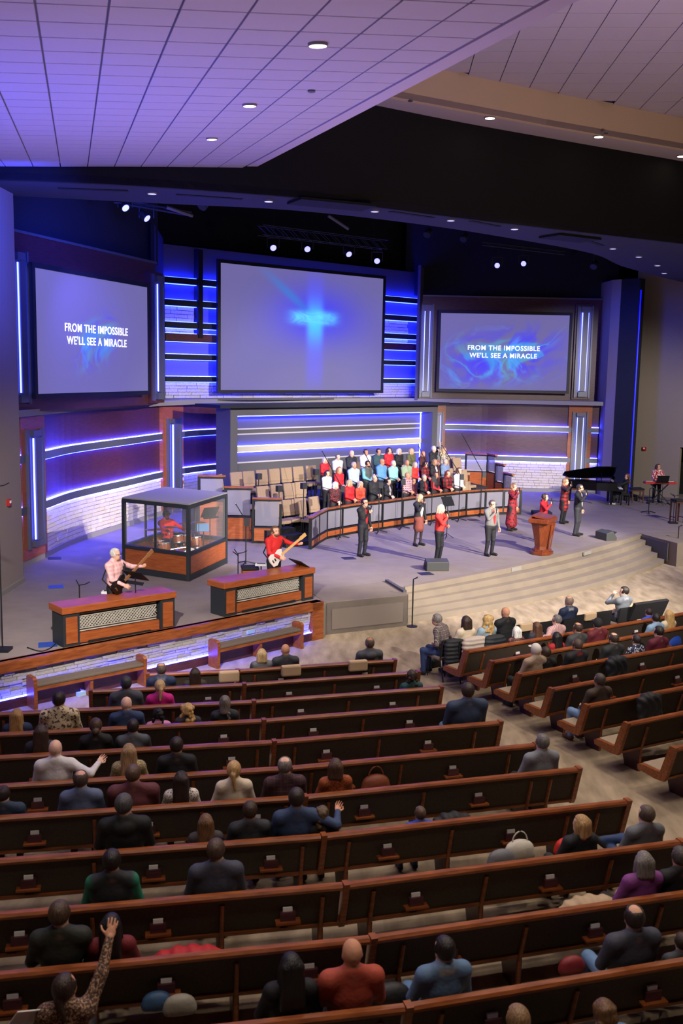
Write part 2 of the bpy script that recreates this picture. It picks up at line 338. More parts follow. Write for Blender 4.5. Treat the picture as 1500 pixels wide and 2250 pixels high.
# ------------------------------------------------------------------ bulkheads over the stage
fas=[gp(x,y,10.35)[:2] for x,y in ((-60,391),(0,393),(280,405),(650,432))]+[np.array(p) for p in ((.55,25.65),(2.95,27.25),(5.95,29.05),(9.3,31.0),(13,33.2),(17,35.6))]
fc=smooth(fas,5)
far=[gp(x,y,10.35)[:2] for x,y in ((-60,428),(17,430),(350,447),(640,462),(900,490),(1100,520),(1300,557),(1390,592))]+[np.array([17,46]),np.array([22,40])]
bk=struct(bpy.data.objects.new('ceiling_bulkhead',None)); COL.objects.link(bk)
band(fc,-.12,0,10.33,12.76).ob('fascia',FASCIA,bk)
MB().prism([tuple(p) for p in fc]+[tuple(p) for p in smooth(far,5)][::-1],10.35,10.5).ob('soffit',SOFFIT,bk)
for a,b,o in ((655,820,.22),(1220,1310,.22)):
    pa_,pb_=gp(a,433+(a-650)*.14,10.35)[:2],gp(b,450+(b-820)*.15,10.35)[:2]
    dd=(pb_-pa_)/np.hypot(*(pb_-pa_)); mm=(pa_+pb_)/2+np.array([-dd[1],dd[0]])*.25
    MB().box((mm[0],mm[1],10.31),(np.hypot(*(pb_-pa_)),.9,.06),math.atan2(dd[1],dd[0])).ob('soffit_box',FASCIA,bk)
for x,y,l in ((205,417,1.6),(460,433,1.6),(905,472,1.5),(1065,492,1.3),(1308,535,1.2)):
    p=gp(x,y,10.34); f=MB().box((p[0],p[1],10.345),(l,.16,.02),.1+(x-200)*.0008).ob('slot_diffuser',BLACK,bk)
# lilac soffit and beige fascia at the right
near=[gp(x,y,12.75)[:2] for x,y in ((700,183),(850,210),(1200,275),(1500,327),(1650,355))]
b2=struct(bpy.data.objects.new('ceiling_cove',None)); COL.objects.link(b2)
MB().prism([tuple(p) for p in near]+[tuple(p) for p in offset(fc,-.4)][::-1],12.75,12.9).ob('soffit',LILAC,b2)
band([np.array(p) for p in near],-.15,0,12.74,13.62).ob('fascia',BEIGE,b2)
struct(MB().prism([(-16,20),(26,26),(26,56),(-16,56)],16,16.2).ob('ceiling_fly',BLACK))
# ------------------------------------------------------------------ tiled ceilings
def tiles(parent,O,e1,e2,n,cells,w,h,me):
    R=np.c_[e1,e2,n]; eul=Matrix(R.tolist()).to_euler()
    for i,j in cells:
        c=O+e1*(i+.5)*w+e2*(j+.5)*h; inst('ceiling_tile',me,parent,c,eul,(w-.022,h-.022,.03))
tme=boxes('ceiling_tile',TILE)
d1=ray(165,573); d1/=np.linalg.norm(d1); d2=ray(6000,477); n_=np.cross(d1,d2); n_/=np.linalg.norm(n_)
if n_[2]<0: n_=-n_
d2=np.cross(d1,n_); d2/=np.linalg.norm(d2)
P0=at(317,354,22.3)
clo=struct(bpy.data.objects.new('ceiling',None)); COL.objects.link(clo)
def cpt(u,v,o=0.): return P0+d2*u+d1*v+n_*o
def slab(u0,u1,v0,v1,o0,o1,name,m,par): 
    v=[cpt(u,v_,o) for o in(o0,o1) for u,v_ in((u0,v0),(u1,v0),(u1,v1),(u0,v1))]
    return MB().add(v,[(0,1,2,3),(7,6,5,4),(0,4,5,1),(1,5,6,2),(2,6,7,3),(3,7,4,0)]).ob(name,m,par)
slab(-5.6,2.38,-24,.9,.02,.25,'grid_backing',GRID,clo)
slab(2.38,2.62,-24,.9,-.02,.25,'edge_trim',LILAC,clo)
cw,ch=.588,.655
cells=[(i,j) for i in range(-8,4) for j in range(-22,1) if not (i<-4 and j<-9-(i+8)*2-0)]
tiles(clo,P0,d2,d1,n_,[c for c in cells if c[1]>=-23][:300],cw,ch,tme)
rest=MB(); R3=np.c_[d2,d1,n_]
for i in range(-9,4):
    for j in range(-36,2):
        if (i,j) not in cells: rest.box(cpt((i+.5)*cw,(j+.5)*ch),(cw-.022,ch-.022,.03),R=R3)
rest.ob('ceiling_tiles',TILE,clo,kind='stuff')
clr=struct(bpy.data.objects.new('ceiling_right',None)); COL.objects.link(clr)
e1=np.array([1,-.04,0]); e1/=np.linalg.norm(e1); e2=np.array([.04,1,0]); e2/=np.linalg.norm(e2)
MB().box((12,14,13.72),(26,44,.1)).ob('grid_backing',GRID,clr)
t=.83; O=np.array([3.45-.83*2,20.9-.83*4,13.6])
cr=[]
for i in range(-1,14):
    for j in range(-1,17):
        c_=O+e1*(i+.5)*t+e2*(j+.5)*t; lim=np.interp(c_[0],[p[0] for p in near],[p[1] for p in near])
        if c_[1]<lim+.3 and c_[1]>lim-12: cr.append((i,j))
tiles(clr,O,e1,e2,np.array([0,0,1.]),cr,t,t,tme)
# ------------------------------------------------------------------ downlights
def downlight(p,r,label,nrm=None,bright=True,grp=None):
    t=thing('downlight',label,'ceiling light',p,0,grp)
    if nrm is not None: t.rotation_euler=Vector(nrm).to_track_quat('Z','Y').to_euler()
    MB().lathe([(r*1.18,-.015),(r*1.18,.03),(r,.03),(r,-.015)],n=24).ob('trim_ring',GREYTRIM,t)
    MB().lathe([(r,-.017),(r*.6,-.024),(.001,-.026)],n=24).ob('lens',LAMPW if bright else LAMPD,t)
def cl(x,y):
    r=ray(x,y); C=np.array([0,0,H]); return C+r*(((P0-C)@n_)/(r@n_))
for x,y,lb in ((698,91,'largest glowing round downlight in the tiled ceiling'),(548,226,'middle glowing downlight of three in the tiled ceiling'),(465,301,'farthest glowing downlight in the tiled ceiling')):
    downlight(cl(x,y)-n_*.03,.085,lb,n_)
for x,y,lb in ((1076,259,'left glowing downlight in the white soffit under the beige fascia'),(1315,300,'middle glowing downlight in the white soffit under the beige fascia'),(1497,343,'rightmost glowing downlight in the white soffit at the frame edge')):
    downlight(gp(x,y,12.73),.12,lb)
SP=[(334,425),(590,442),(823,464),(990,484),(1130,503),(1264,527),(1346,546),(1403,564),(1444,583),(1459,600)]
on=['first','second','third','fourth','fifth','sixth','seventh','eighth','ninth','tenth']
for k,(x,y) in enumerate(SP): downlight(gp(x,y,10.33 if k<7 else 10.32),.10,'dim recessed light in the dark stage soffit, %s from left'%on[k],None,False,'recessed lights in the dark soffit')
for x,y,lb in ((684,195,'small blue sprinkler cap in the tiled ceiling by a downlight'),):
    o=MB().lathe([(.05,0),(.05,-.02),(.001,-.03)],n=12).ob('sprinkler_cap',METAL); o.location=cl(x,y)-n_*.02; tag(o,lb,'sprinkler')
for x,y,lb in ((901,221,'small sprinkler cap on the white soffit near the beige corner'),(1331,292,'small sprinkler cap beside the middle soffit downlight')):
    o=MB().lathe([(.06,0),(.06,-.02),(.001,-.03)],n=12).ob('sprinkler_cap',METAL); o.location=gp(x,y,12.74); tag(o,lb,'sprinkler')
# fire alarms
for P,lb,rz in ((onwall(17,1104,(-8.14,10),(-8.08,24.9))[0]+np.array([.03,0,0]),'small red fire alarm strobe on the grey wall at left',math.pi/2),(onwall(1416,986,(13.35,46.6),(15.25,45.0))[0]+np.array([-.03,-.04,0]),'small red fire alarm on the grey wall above the pianist',-.7)):
    t=thing('fire_alarm',lb,'fire alarm',P,rz); MB().box((0,0,0),(.16,.07,.16)).ob('housing',RED,t); MB().box((0,-.04,.02),(.08,.03,.06)).ob('strobe',PAPER,t)
# ================================================================== projection screens
class NX:            # tiny node-expression helper
    def __init__(s,nt): s.nt=nt
    def m(s,op,a,b=0.,c=0.):
        n=s.nt.nodes.new('ShaderNodeMath'); n.operation=op
        for i,v in enumerate((a,b,c)):
            if hasattr(v,'links'): s.nt.links.new(v,n.inputs[i])
            else: n.inputs[i].default_value=v
        return n.outputs[0]
    def g(s,u,c,w,p=2): return s.m('EXPONENT',s.m('MULTIPLY',s.m('POWER',s.m('ABSOLUTE',s.m('DIVIDE',s.m('SUBTRACT',u,c),w)),p),-1))
def screen_mat(name,kind):
    m=bpy.data.materials.new(name); m.use_nodes=True; nt=m.node_tree; N=nt.nodes; b=N['Principled BSDF']; x=NX(nt)
    tc=N.new('ShaderNodeTexCoord'); sp=N.new('ShaderNodeSeparateXYZ'); nt.links.new(tc.outputs['Generated'],sp.inputs[0]); u,v=sp.outputs[0],sp.outputs[2]
    def noise(sc,dist,st=(1,1,1)):
        mp=N.new('ShaderNodeMapping'); mp.inputs['Scale'].default_value=st; nt.links.new(tc.outputs['Generated'],mp.inputs[0]); n=N.new('ShaderNodeTexNoise'); n.inputs['Scale'].default_value=sc; n.inputs['Distortion'].default_value=dist; n.inputs['Detail'].default_value=3; nt.links.new(mp.outputs[0],n.inputs[0]); return n.outputs[0]
    layers=[]
    if kind=='cross':
        halo=x.m('MULTIPLY',x.g(u,.56,.26),x.g(v,.62,.24)); layers.append((x.m('MULTIPLY',halo,.8),'2a2cff',1.1))
        bar=x.m('MULTIPLY',x.g(u,.553,.055,4),x.g(v,.5,.46,6)); layers.append((x.m('MULTIPLY',bar,.55),'5a55ff',1.1))
        core=x.m('MULTIPLY',x.g(u,.553,.048,4),x.g(v,.57,.15,2)); layers.append((core,'3fb8ff',1.2))
        arm=x.m('MULTIPLY',x.g(u,.545,.135,4),x.g(v,.615,.055,3)); nz=noise(9,2.,(1,1,2)); layers.append((x.m('MULTIPLY',arm,x.m('MULTIPLY',nz,1.7)),'55c8ff',1.3))
        ln=x.m('ADD',x.m('MULTIPLY',x.m('SUBTRACT',u,.5),.75),x.m('MULTIPLY',x.m('SUBTRACT',v,.68),.66)); layers.append((x.m('MULTIPLY',x.m('MULTIPLY',x.g(ln,0.,.028),x.g(u,.4,.13)),.7),'2f7fd8',1.))
    else:
        k=1. if kind=='right' else .72
        cx,cy,wx,wy=(.5,.45,.42,.32) if kind=='right' else (.5,.46,.17,.20)
        q=x.m('SUBTRACT',v,x.m('MULTIPLY',x.m('SUBTRACT',u,.5),.25 if kind=='right' else .5))
        mask=x.m('MULTIPLY',x.g(u,cx,wx,4),x.g(q,cy,wy,3))
        n1=noise(2.3 if kind=='right' else 3.4,1.5,(1.3,1,1)); rib=x.g(n1,.48,.085); rib2=x.g(n1,.57,.035)
        layers.append((x.m('MULTIPLY',x.m('MULTIPLY',mask,rib),.85*k),'3a2cff',1.)); layers.append((x.m('MULTIPLY',x.m('MULTIPLY',mask,rib2),.9*k),'4a7cff',1.2))
        n2=noise(1.7,1.6,(1,1,1)); layers.append((x.m('MULTIPLY',x.m('MULTIPLY',mask,x.g(n2,.47,.03)),.5*k),'39c2e8',1.))
    base=N.new('ShaderNodeRGB'); base.outputs[0].default_value=(*hx('6d669f'),1); cur=base.outputs[0]
    for fac,c,gain in layers:
        mx=N.new('ShaderNodeMix'); mx.data_type='RGBA'; mx.clamp_factor=True; nt.links.new(fac,mx.inputs[0]); nt.links.new(cur,mx.inputs[6]); mx.inputs[7].default_value=(*[z*gain for z in hx(c)],1); cur=mx.outputs[2]
    b.inputs['Base Color'].default_value=(.04,.04,.045,1); b.inputs['Roughness'].default_value=.9
    nt.links.new(cur,b.inputs['Emission Color']); b.inputs['Emission Strength'].default_value=1.
    return m
TXT=mat('lyric_white','ffffff',.6,emit='ffffff',es=1.3)
def text(s,size,parent,loc,m):
    cu=bpy.data.curves.new('lyrics','FONT'); cu.body=s; cu.size=size; cu.align_x='CENTER'; cu.align_y='CENTER'; cu.extrude=.004; cu.offset=.0045*size/.4; cu.space_character=1.1
    o=bpy.data.objects.new('lyrics_tmp',cu); COL.objects.link(o); dg=bpy.context.evaluated_depsgraph_get(); me=bpy.data.meshes.new_from_object(o.evaluated_get(dg)); bpy.data.objects.remove(o)
    me.materials.clear(); me.materials.append(m); q=bpy.data.objects.new('lyrics',me); COL.objects.link(q); q.parent=parent; q.location=loc; q.rotation_euler=(math.pi/2,0,0); return q
def screen(P,Q,corners,kind,label,lines=None):
    a=[onwall(x,y,P,Q) for x,y in corners]; s0=(a[0][1]+a[3][1])/2; s1=(a[1][1]+a[2][1])/2; z1=(a[0][0][2]+a[1][0][2])/2; z0=(a[2][0][2]+a[3][0][2])/2
    d=(Q-P)/np.hypot(*(Q-P)); o=P+d*s0; t=thing('projection_screen',label,'screen',(o[0],o[1],z0),math.atan2(d[1],d[0])); W=s1-s0; Hh=z1-z0
    b=.13
    for nm,c,sz in (('frame_rail',(W/2,0,-b/2),(W+2*b,.12,b)),('frame_rail',(W/2,0,Hh+b/2),(W+2*b,.12,b)),('frame_stile',(-b/2,0,Hh/2),(b,.12,Hh)),('frame_stile',(W+b/2,0,Hh/2),(b,.12,Hh))): MB().box(c,sz).ob(nm,RUB,t)
    MB().box((W/2,0,Hh/2),(W,.05,Hh)).ob('projected_picture',screen_mat('screen_'+kind,kind),t)
    if lines:
        for tx,x0,x1,yy in lines:
            p0=onwall(x0,yy[0],P,Q); p1=onwall(x1,yy[1],P,Q); wd=p1[1]-p0[1]; zc=(p0[0][2]+p1[0][2])/2-z0
            q=text(tx,.3,t,((p0[1]+p1[1])/2-s0,-.035,zc),TXT); bw=max(v.co.x for v in q.data.vertices)-min(v.co.x for v in q.data.vertices); k=wd/bw; q.scale=(k,k*1.0,1)
    # rear posts that carry the frame
    MB().box((W*.25,.2,Hh/2),(.1,.35,Hh*.6)).ob('mount',RUB,t); MB().box((W*.75,.2,Hh/2),(.1,.35,Hh*.6)).ob('mount',RUB,t)
    return t
def shift(P,Q,d): t=(Q-P)/np.hypot(*(Q-P)); n=np.array([t[1],-t[0]]); return P+n*d,Q+n*d
ULs=shift(UL0,UL1,.38); URs=shift(UR0,UR1,.38)
T1,T2="FROM THE IMPOSSIBLE","WE'LL SEE A MIRACLE"
screen(*ULs,[(74,590),(321,630),(324,858),(79,866)],'left','left projection screen with white lyrics and a small blue swirl',[(T1,140,278,(719,731)),(T2,145,276,(747,757))])
screen(*URs,[(969,688),(1251,693),(1243,859),(963,854)],'right','right projection screen with white lyrics over large blue swirls',[(T1,1027,1185,(765,766)),(T2,1031,1179,(781,783))])
screen(SL,SR,[(484,578),(838,612),(838,857),(482,857)],'cross','large centre projection screen showing a glowing blue cross')
# ================================================================== glowing light columns
def ledcol(P,Q,x0,x1,ytop,ybot,label,wood=True):
    a=onwall(x0,(ytop+ybot)/2,P,Q)[1]; b=onwall(x1,(ytop+ybot)/2,P,Q)[1]; xm=(x0+x1)/2
    z1=onwall(xm,ytop,P,Q)[0][2]; z0=onwall(xm,ybot,P,Q)[0][2]; d=(Q-P)/np.hypot(*(Q-P)); c=P+d*(a+b)/2; W=b-a; Hh=z1-z0
    t=thing('light_column',label,'wall light',(c[0],c[1],z0),math.atan2(d[1],d[0]),'glowing blue light columns on the back wall')
    if z1<5.2: MB().box((0,.10,(4.86+S+.15)/2-z0),(W*1.5,.2,4.86-S-.15)).ob('pilaster',W_POD,t)
    else: MB().box((0,.10,Hh/2),(W*1.25,.2,Hh*1.04)).ob('pilaster',W_DARK,t)
    MB().box((-W*.46,-.03,Hh/2),(W*.1,.12,Hh)).ob('side_rail',METAL,t); MB().box((W*.46,-.03,Hh/2),(W*.1,.12,Hh)).ob('side_rail',METAL,t)
    MB().box((0,-.01,Hh/2),(W*.84,.04,Hh*.98)).ob('reflector',METAL,t)
    MB().box((0,-.13,Hh/2),(W*.34,.05,Hh*.86)).ob('centre_bar',METAL,t)
    for s in (-1,1): MB().box((s*W*.19,-.09,Hh/2),(W*.05,.03,Hh*.85)).ob('led_tube',LEDW,t)
    MB().box((0,-.08,Hh*.965),(W*.5,.1,Hh*.05)).ob('end_cap',METAL,t); MB().box((0,-.08,Hh*.035),(W*.5,.1,Hh*.05)).ob('end_cap',METAL,t)
U2=shift(UL0,UL1,.12); V2=shift(UR0,UR1,.12)
ledcol(*U2,25,60,552,888,'tall blue light column at the far left beside the left screen')
ledcol(*U2,334,357,604,880,'tall blue light column right of the left screen')
ledcol(*V2,922,950,668,874,'tall blue light column left of the right screen')
ledcol(*V2,1264,1298,672,874,'tall blue light column right of the right screen')
q0,q1=np.array(LOW[1]),np.array(LOW[2]); ledcol(*shift(q0,q1,.12),58,93,942,1203,'lower blue light column at far left beside the stone wall')
f,L=walker(lowc); 
q0,q1=np.array([-6.95,36.1]),np.array([-6.45,37.8]); ledcol(*shift(q0,q1,.10),366,396,918,1105,'lower blue light column behind the drum booth')
q0,q1=np.array(RLOW[3]),np.array(RLOW[4]); ledcol(*shift(q0,q1,.10),1254,1288,905,1072,'lower blue light column at right behind the grand piano')
q0,q1=np.array([4.2,46.9]),np.array([6.2,47.0]); ledcol(*shift(q0,q1,.10),951,972,905,1000,'lower blue light column right of the choir backdrop')
# ================================================================== choir backdrop box
CB0=np.array([-3.9,36.3]); CB1=np.array([3.86,43.3]); cd=CB1-CB0; CBL=np.hypot(*cd)
cb=thing('choir_backdrop','grey panelled choir backdrop box with blue edge light and canopy','backdrop',(CB0[0],CB0[1],S),math.atan2(cd[1],cd[0]))
def cz(y,x=518): return onwall(x,y,CB0,CB1)[0][2]-S
zt=cz(914)
MB().box((CBL/2,.75,zt/2),(CBL,.1,zt)).ob('back_panel',PANELG,cb)
MB().box((-.12,.4,zt/2),(.32,.9,zt)).ob('jamb',PANELG,cb); MB().box((CBL+.12,.4,zt/2),(.32,.9,zt)).ob('jamb',PANELG,cb)
MB().box((CBL/2,.4,zt+.15),(CBL+.56,.9,.3)).ob('header',PANELG,cb)
MB().box((CBL/2-.2,.35,zt+.36),(CBL+1.6,1.6,.12)).ob('canopy',DARKWALL,cb)
MB().box((CBL/2,.60,zt-.04),(CBL-.1,.06,.03)).ob('led_strip',LED,cb)
for x in (.06,CBL-.06): MB().box((x,.64,zt/2),(.03,.05,zt-.1)).ob('led_strip',LEDB,cb)
IVORY=mat('ivory_strip','b9b3a8',.6)
for y,h,dep in ((943,.05,.05),(955,.05,.05),(989,.20,.13),(1020,.05,.05)):
    z=cz(y)*.985; MB().box((CBL/2,.70-dep/2,z),(CBL-.1,dep,h)).ob('ivory_band',IVORY,cb)
    if h>.1:
        for s in (-1,1): MB().box((CBL/2,.66,z+s*(h/2+.015)),(CBL-.1,.05,.02)).ob('led_strip',LED,cb)
# ================================================================== choir loft
TZ=[.88,1.28,1.66]
RB=smooth([(-2.2,30.4),(-.5,32.5),(2.03,35.45),(4.45,37.7),(6.7,38.7)])
loft=thing('choir_loft','stepped wooden choir loft platform with dark treads','platform',(0,0,0))
for d0,d1,z_ in ((-1.15,-.12,TZ[0]),(-2.05,-1.15,TZ[1]),(-4.3,-2.05,TZ[2])):
    R2=[p for p,q_ in zip(RB,offset(RB,d1)) if q_[1]>31.75]; band(R2,d0,d1,S+.002,z_).ob('tier',BLACKC,loft)
def rail_panel(par,a,b,zb,zt,base=True):
    a=np.array(a,float);b=np.array(b,float);d=(b-a)/np.hypot(*(b-a)); n=np.array([d[1],-d[0]])*.02
    L=np.hypot(*(b-a)); m=(a+b)/2; rz=math.atan2(d[1],d[0])
    MB().box((a[0],a[1],(S+zt)/2),(.07,.09,zt-S),rz).ob('post',STEEL,par)
    MB().box((m[0],m[1],zt+.025),(L+.06,.13,.05),rz).ob('hand_rail',W_PEW,par)
    MB().box((m[0],m[1],zt-.04),(L,.06,.05),rz).ob('top_bar',STEEL,par); MB().box((m[0],m[1],zb),(L,.06,.07),rz).ob('bottom_bar',STEEL,par)
    MB().box((m[0]+n[0],m[1]+n[1],(zb+zt)/2),(L-.12,.02,zt-zb-.15),rz).ob('frosted_panel',FROST,par)
    if base:
        MB().box((m[0],m[1],(S+zb)/2),(L-.06,.07,zb-S-.02),rz).ob('wood_panel',W_POD,par); MB().box((m[0],m[1],S+.04),(L,.08,.08),rz).ob('kick_bar',STEEL,par)
fr=thing('choir_railing','curved choir railing with frosted panels and wooden hand rail','railing',(0,0,0))
FR=[tuple(gp(x,y,S)[:2]) for x,y in ((681,1207),(699,1194),(716,1184),(750,1177),(794,1169),(838,1163),(882,1156),(928,1149),(975,1142),(1022,1136),(1064,1132),(1104,1130),(1142,1130))]
for a,b in zip(FR[:-1],FR[1:]): rail_panel(fr,a,b,S+.25,S+.97)
MB().box((FR[-1][0],FR[-1][1],S+.48),(.08,.1,.97)).ob('post',STEEL,fr)
sr=thing('choir_side_railing','stepped choir side railing of three frosted panels beside the drum booth','railing',(0,0,0))
for x0,x1,yt,zp,Y in ((437,493,1047,.80,31.75),(495,554,1072,.95,31.5),(556,616,1097,.92,31.2)):
    a=at(x0,1150,Y);b=at(x1,1150,Y); ztp=at((x0+x1)/2,yt,Y)[2]; rail_panel(sr,a[:2],b[:2],ztp-zp,ztp)
b=at(616,1150,31.3); MB().box((b[0],b[1],1.4),(.08,.1,1.25)).ob('post',STEEL,sr)
MB().prism([(-4.6,31.9),(-2.2,31.4),(-2.1,31.6),(-4.5,32.1)],S,1.1).ob('wood_panel',W_POD,sr)
rr=thing('choir_end_railing','stepped frosted railing at the right end of the choir loft','railing',(0,0,0))
for (x0,Y0),(x1,Y1),yt,zp in (((1022,42.2),(1070,41.9),998,.75),((1070,41.9),(1088,41.2),1000,.75),((1089,41.1),(1107,40.4),1021,.75),((1108,40.3),(1126,39.6),1042,.75)):
    a=at(x0,1050,Y0);b=at(x1,1050,Y1); ztp=at((x0+x1)/2,yt,(Y0+Y1)/2)[2]; rail_panel(rr,a[:2],b[:2],ztp-zp,ztp)
for k,(lab,x0,y0,n) in enumerate((('black carpeted steps up into the left of the choir loft',-1.55,31.2,3),('black carpeted steps at the right end of the choir loft',6.2,40.4,3))):
    t=thing('loft_steps',lab,'steps',(x0,y0,S),0)
    for j in range(n):
        if k==0: c=(.15-.32*j,-.25+.32*j); rz=math.radians(40)
        else: c=(.35-.22*j,-.2+.34*j); rz=math.radians(20)
        MB().box((c[0],c[1],(.14*(j+1))/2+.002),(1.15,.42,.14*(j+1)),rz).ob('tread',BLACKC,t)
t=thing('loft_steps','single black carpeted step beside the right end of the choir railing','steps',(7.85,38.7,S)); MB().box((0,0,.08),(.7,.7,.15)).ob('tread',BLACKC,t)
# ------------------------------------------------------------------ choir chairs
def rowhit(px,py,c):
    r=ray(px,py); k=r[0]/r[1]; best=None
    for a,b in zip(c[:-1],c[1:]):
        fa=a[0]-k*a[1]; fb=b[0]-k*b[1]
        if fa*fb<=0 and fa!=fb: s=fa/(fa-fb); p=a+(b-a)*s; best=p if best is None or p[1]<best[1] else best
    return best
def ext(c):
    a=c[0]+(c[0]-c[3])*1.6; b=c[-1]+(c[-1]-c[-4])*1.6; return [a]+list(c)+[b]
def facing(fx,fy): return math.atan2(-fx,fy)
FACE=facing(*AX)
def chair(p,z,label,group,rz=FACE):
    global CHP
    if 'CHP' not in globals():
        t=thing('choir_chair',label,'chair',(p[0],p[1],z),rz,group)
        MB().box((0,.02,.44),(.52,.50,.11)).ob('seat',TAN,t,bevel=.03)
        bk=MB().box((0,-.27,.86),(.50,.09,.46),R=np.array([[1,0,0],[0,.98,-.17],[0,.17,.98]])).ob('backrest',TAN,t,bevel=.03); MB().box((0,-.24,.60),(.48,.09,.10)).ob('lower_pad',TAN,t,bevel=.02)
        for x in (-.23,.23):
            for y in (-.2,.22): MB().box((x,y,.2),(.03,.03,.4)).ob('leg',STEEL,t)
            MB().beam((x*.8,-.22,.42),(x*.8,-.31,.95),.03).ob('back_upright',STEEL,t)
        CHP=t; return t
    t=copytree(CHP); t.location=(p[0],p[1],z); t.rotation_euler=(0,0,rz); tag(t,label,'chair',group); return t
rowc=[offset(RB,-d) for d in (1.0,1.9,3.1)]
for r,xs in ((2,(529,556,585,612,639,665,693,726,800)),(1,(588,618,646,671)),(0,(617,645,671))):
    for ci_,x in enumerate(xs):
        p=rowhit(x,1050,ext(rowc[r]))
        if p is not None: chair(p,TZ[r],'empty tan choir chair, %s from left in the %s row'%(on[ci_],('front','middle','back')[r]),'%s row of empty choir chairs'%('front','middle','back')[r])
for x,y,r in ((497,1062,2),(552,1085,1),(598,1105,0)):
    p=rowhit(x,y,ext(rowc[r])); q=at(x,y,32.6+.2*r); chair((q[0],q[1]),TZ[r],'tan choir chair turned sideways at the left end of the %s row'%('front','middle','back')[r],None,FACE+.5)
q=gp(665,1150,TZ[0]); chair((-1.05,32.7),TZ[0],'tan choir chair standing by the left loft steps',None,FACE+.5); chair((-.75,33.7),TZ[0],'tan choir chair just inside the front railing behind the loft steps',None,FACE+.1)
for (x,Y,z,lb) in ((1000,41.6,TZ[2],'tan choir chair highest at the right end of the loft'),(1013,41.3,TZ[2],'tan choir chair beside the highest one at the right end'),(996,40.5,TZ[1],'tan choir chair half hidden right of the denim-shirted singer'),(1027,40.1,TZ[1],'large tan choir chair nearest the right loft steps'),(1036,39.5,TZ[0]-.02,'tan choir chair behind the right end of the front railing')):
    p=at(x,1050,Y); chair(p,z,lb,None)
# small monitors on poles among the chairs
for x,y,r,lb in ((568,1050,2,'black speaker on a pole in the back row of empty chairs'),(613,1077,1,'black speaker on a pole in the middle row of empty chairs'),(667,1071,0,'black speaker on a pole in the front row of empty chairs'),(694,1040,2,'black speaker on a pole beside the top-left singer')):
    p=rowhit(x,y,ext(offset(RB,-(.6,1.5,2.35)[r]))); p=np.array(p); zz=H+ray(x,y)[2]*(p[1]/ray(x,y)[1])
    t=thing('monitor_speaker',lb,'speaker',(p[0],p[1],TZ[r]+.0)); MB().cyl((0,0,0),(0,0,zz-TZ[r]),.015).ob('pole',STEEL,t); MB().box((0,0,zz-TZ[r]+.05),(.18,.16,.2),.6).ob('cabinet',RUB,t); MB().cyl((0,0,0),(0,0,.02),.14).ob('base',STEEL,t)
# ================================================================== lighting rig
def par(px,py,Y,label,aim):
    p=at(px,py,Y); t=thing('stage_light',label,'stage light',p,0,'lit stage lamps in the dark rig'); a=np.array(aim,float)-p; a/=np.linalg.norm(a)
    q=Vector(a).to_track_quat('Z','Y').to_matrix(); R=np.array(q)
    MB().lathe([(.07,-.28),(.11,-.2),(.125,0),(.12,.02)],R=R,n=16).ob('can',RUB,t)
    MB().lathe([(.105,.021),(.105,.03),(.001,.034)],R=R,n=16).ob('lens',PARL,t)
    for s in (-1,1): MB().beam((s*.2,0,0),(s*.2,0,.32),.03).ob('yoke_arm',RUB,t)
    MB().beam((-.2,0,.32),(.2,0,.32),.03).ob('yoke_bar',RUB,t); MB().cyl((0,0,.32),(0,0,.62),.02).ob('hanger',RUB,t)
    return p
for x,y,Y,lb in ((275,456,28.5,'round lit stage lamp at far left under the soffit'),(322,479,28.8,'tilted lit stage lamp second from left'),(600,544,35,'lit stage lamp at the left end of the centre truss'),(675,547,36,'brightest lit stage lamp on the centre truss'),(766,558,37,'narrow tilted lit stage lamp on the centre truss'),(828,573,38,'lit stage lamp at the right end of the centre truss'),(1092,583,41.5,'lit stage lamp left of two above the right screen'),(1150,579,41.8,'lit stage lamp right of two above the right screen')):
    par(x,y,Y,lb,(1.5,22,2) if x not in(322,766) else (6,24,0))
def truss(a,b,label,w=.32):
    t=thing('lighting_truss',label,'truss',a); b=np.array(b)-np.array(a); L=np.linalg.norm(b); d=b/L; s=np.cross(d,[0,0,1]); s/=np.linalg.norm(s); u=np.array([0,0,1.])
    off=[s*w/2+u*w/2,-s*w/2+u*w/2,s*w/2-u*w/2,-s*w/2-u*w/2]
    for o in off: MB().tube([o,o+b],.022,6).ob('chord',STEEL,t)
    n=int(L/.45)
    for k in range(n):
        p,q=d*L*k/n,d*L*(k+1)/n
        for i,j in ((0,2),(1,3)): MB().beam(off[i]+p,off[j]+q,.015).ob('lacing',STEEL,t)
        MB().beam(off[2]+p,off[3]+q,.015).ob('lacing',STEEL,t)
    for e in (.1,.9): MB().tube([d*L*e+u*w/2,d*L*e+u*3.5],.012,6).ob('hanging_cable',STEEL,t)
truss(at(572,505,34.8),at(845,538,38.2),'long black lighting truss above the centre screen')
truss(at(1060,535,41.5),at(1240,556,42),'thin black lighting bar above the right screen',.12)
truss(at(250,440,28.4),at(420,470,29.5),'short lighting bar at left under the soffit',.10)
for x,y,Y,lb in ((445,452,29,'unlit dark stage lamp near the left lighting bar'),(1018,525,40,'dark spotlight hanging slanted above the right screen'),(938,515,39,'small dark stage lamp under the soffit near the centre'),(1304,585,42,'unlit dark stage lamp at the right end of the rig')):
    p=at(x,y,Y); t=thing('stage_light',lb,'stage light',p); MB().lathe([(.08,-.3),(.13,-.2),(.14,.05)],R=np.array(Vector((-.4,-.6,-.7)).to_track_quat('Z','Y').to_matrix()),n=14).ob('can',RUB,t,smooth=True); MB().cyl((0,0,0),(0,0,.6),.02).ob('hanger',RUB,t)
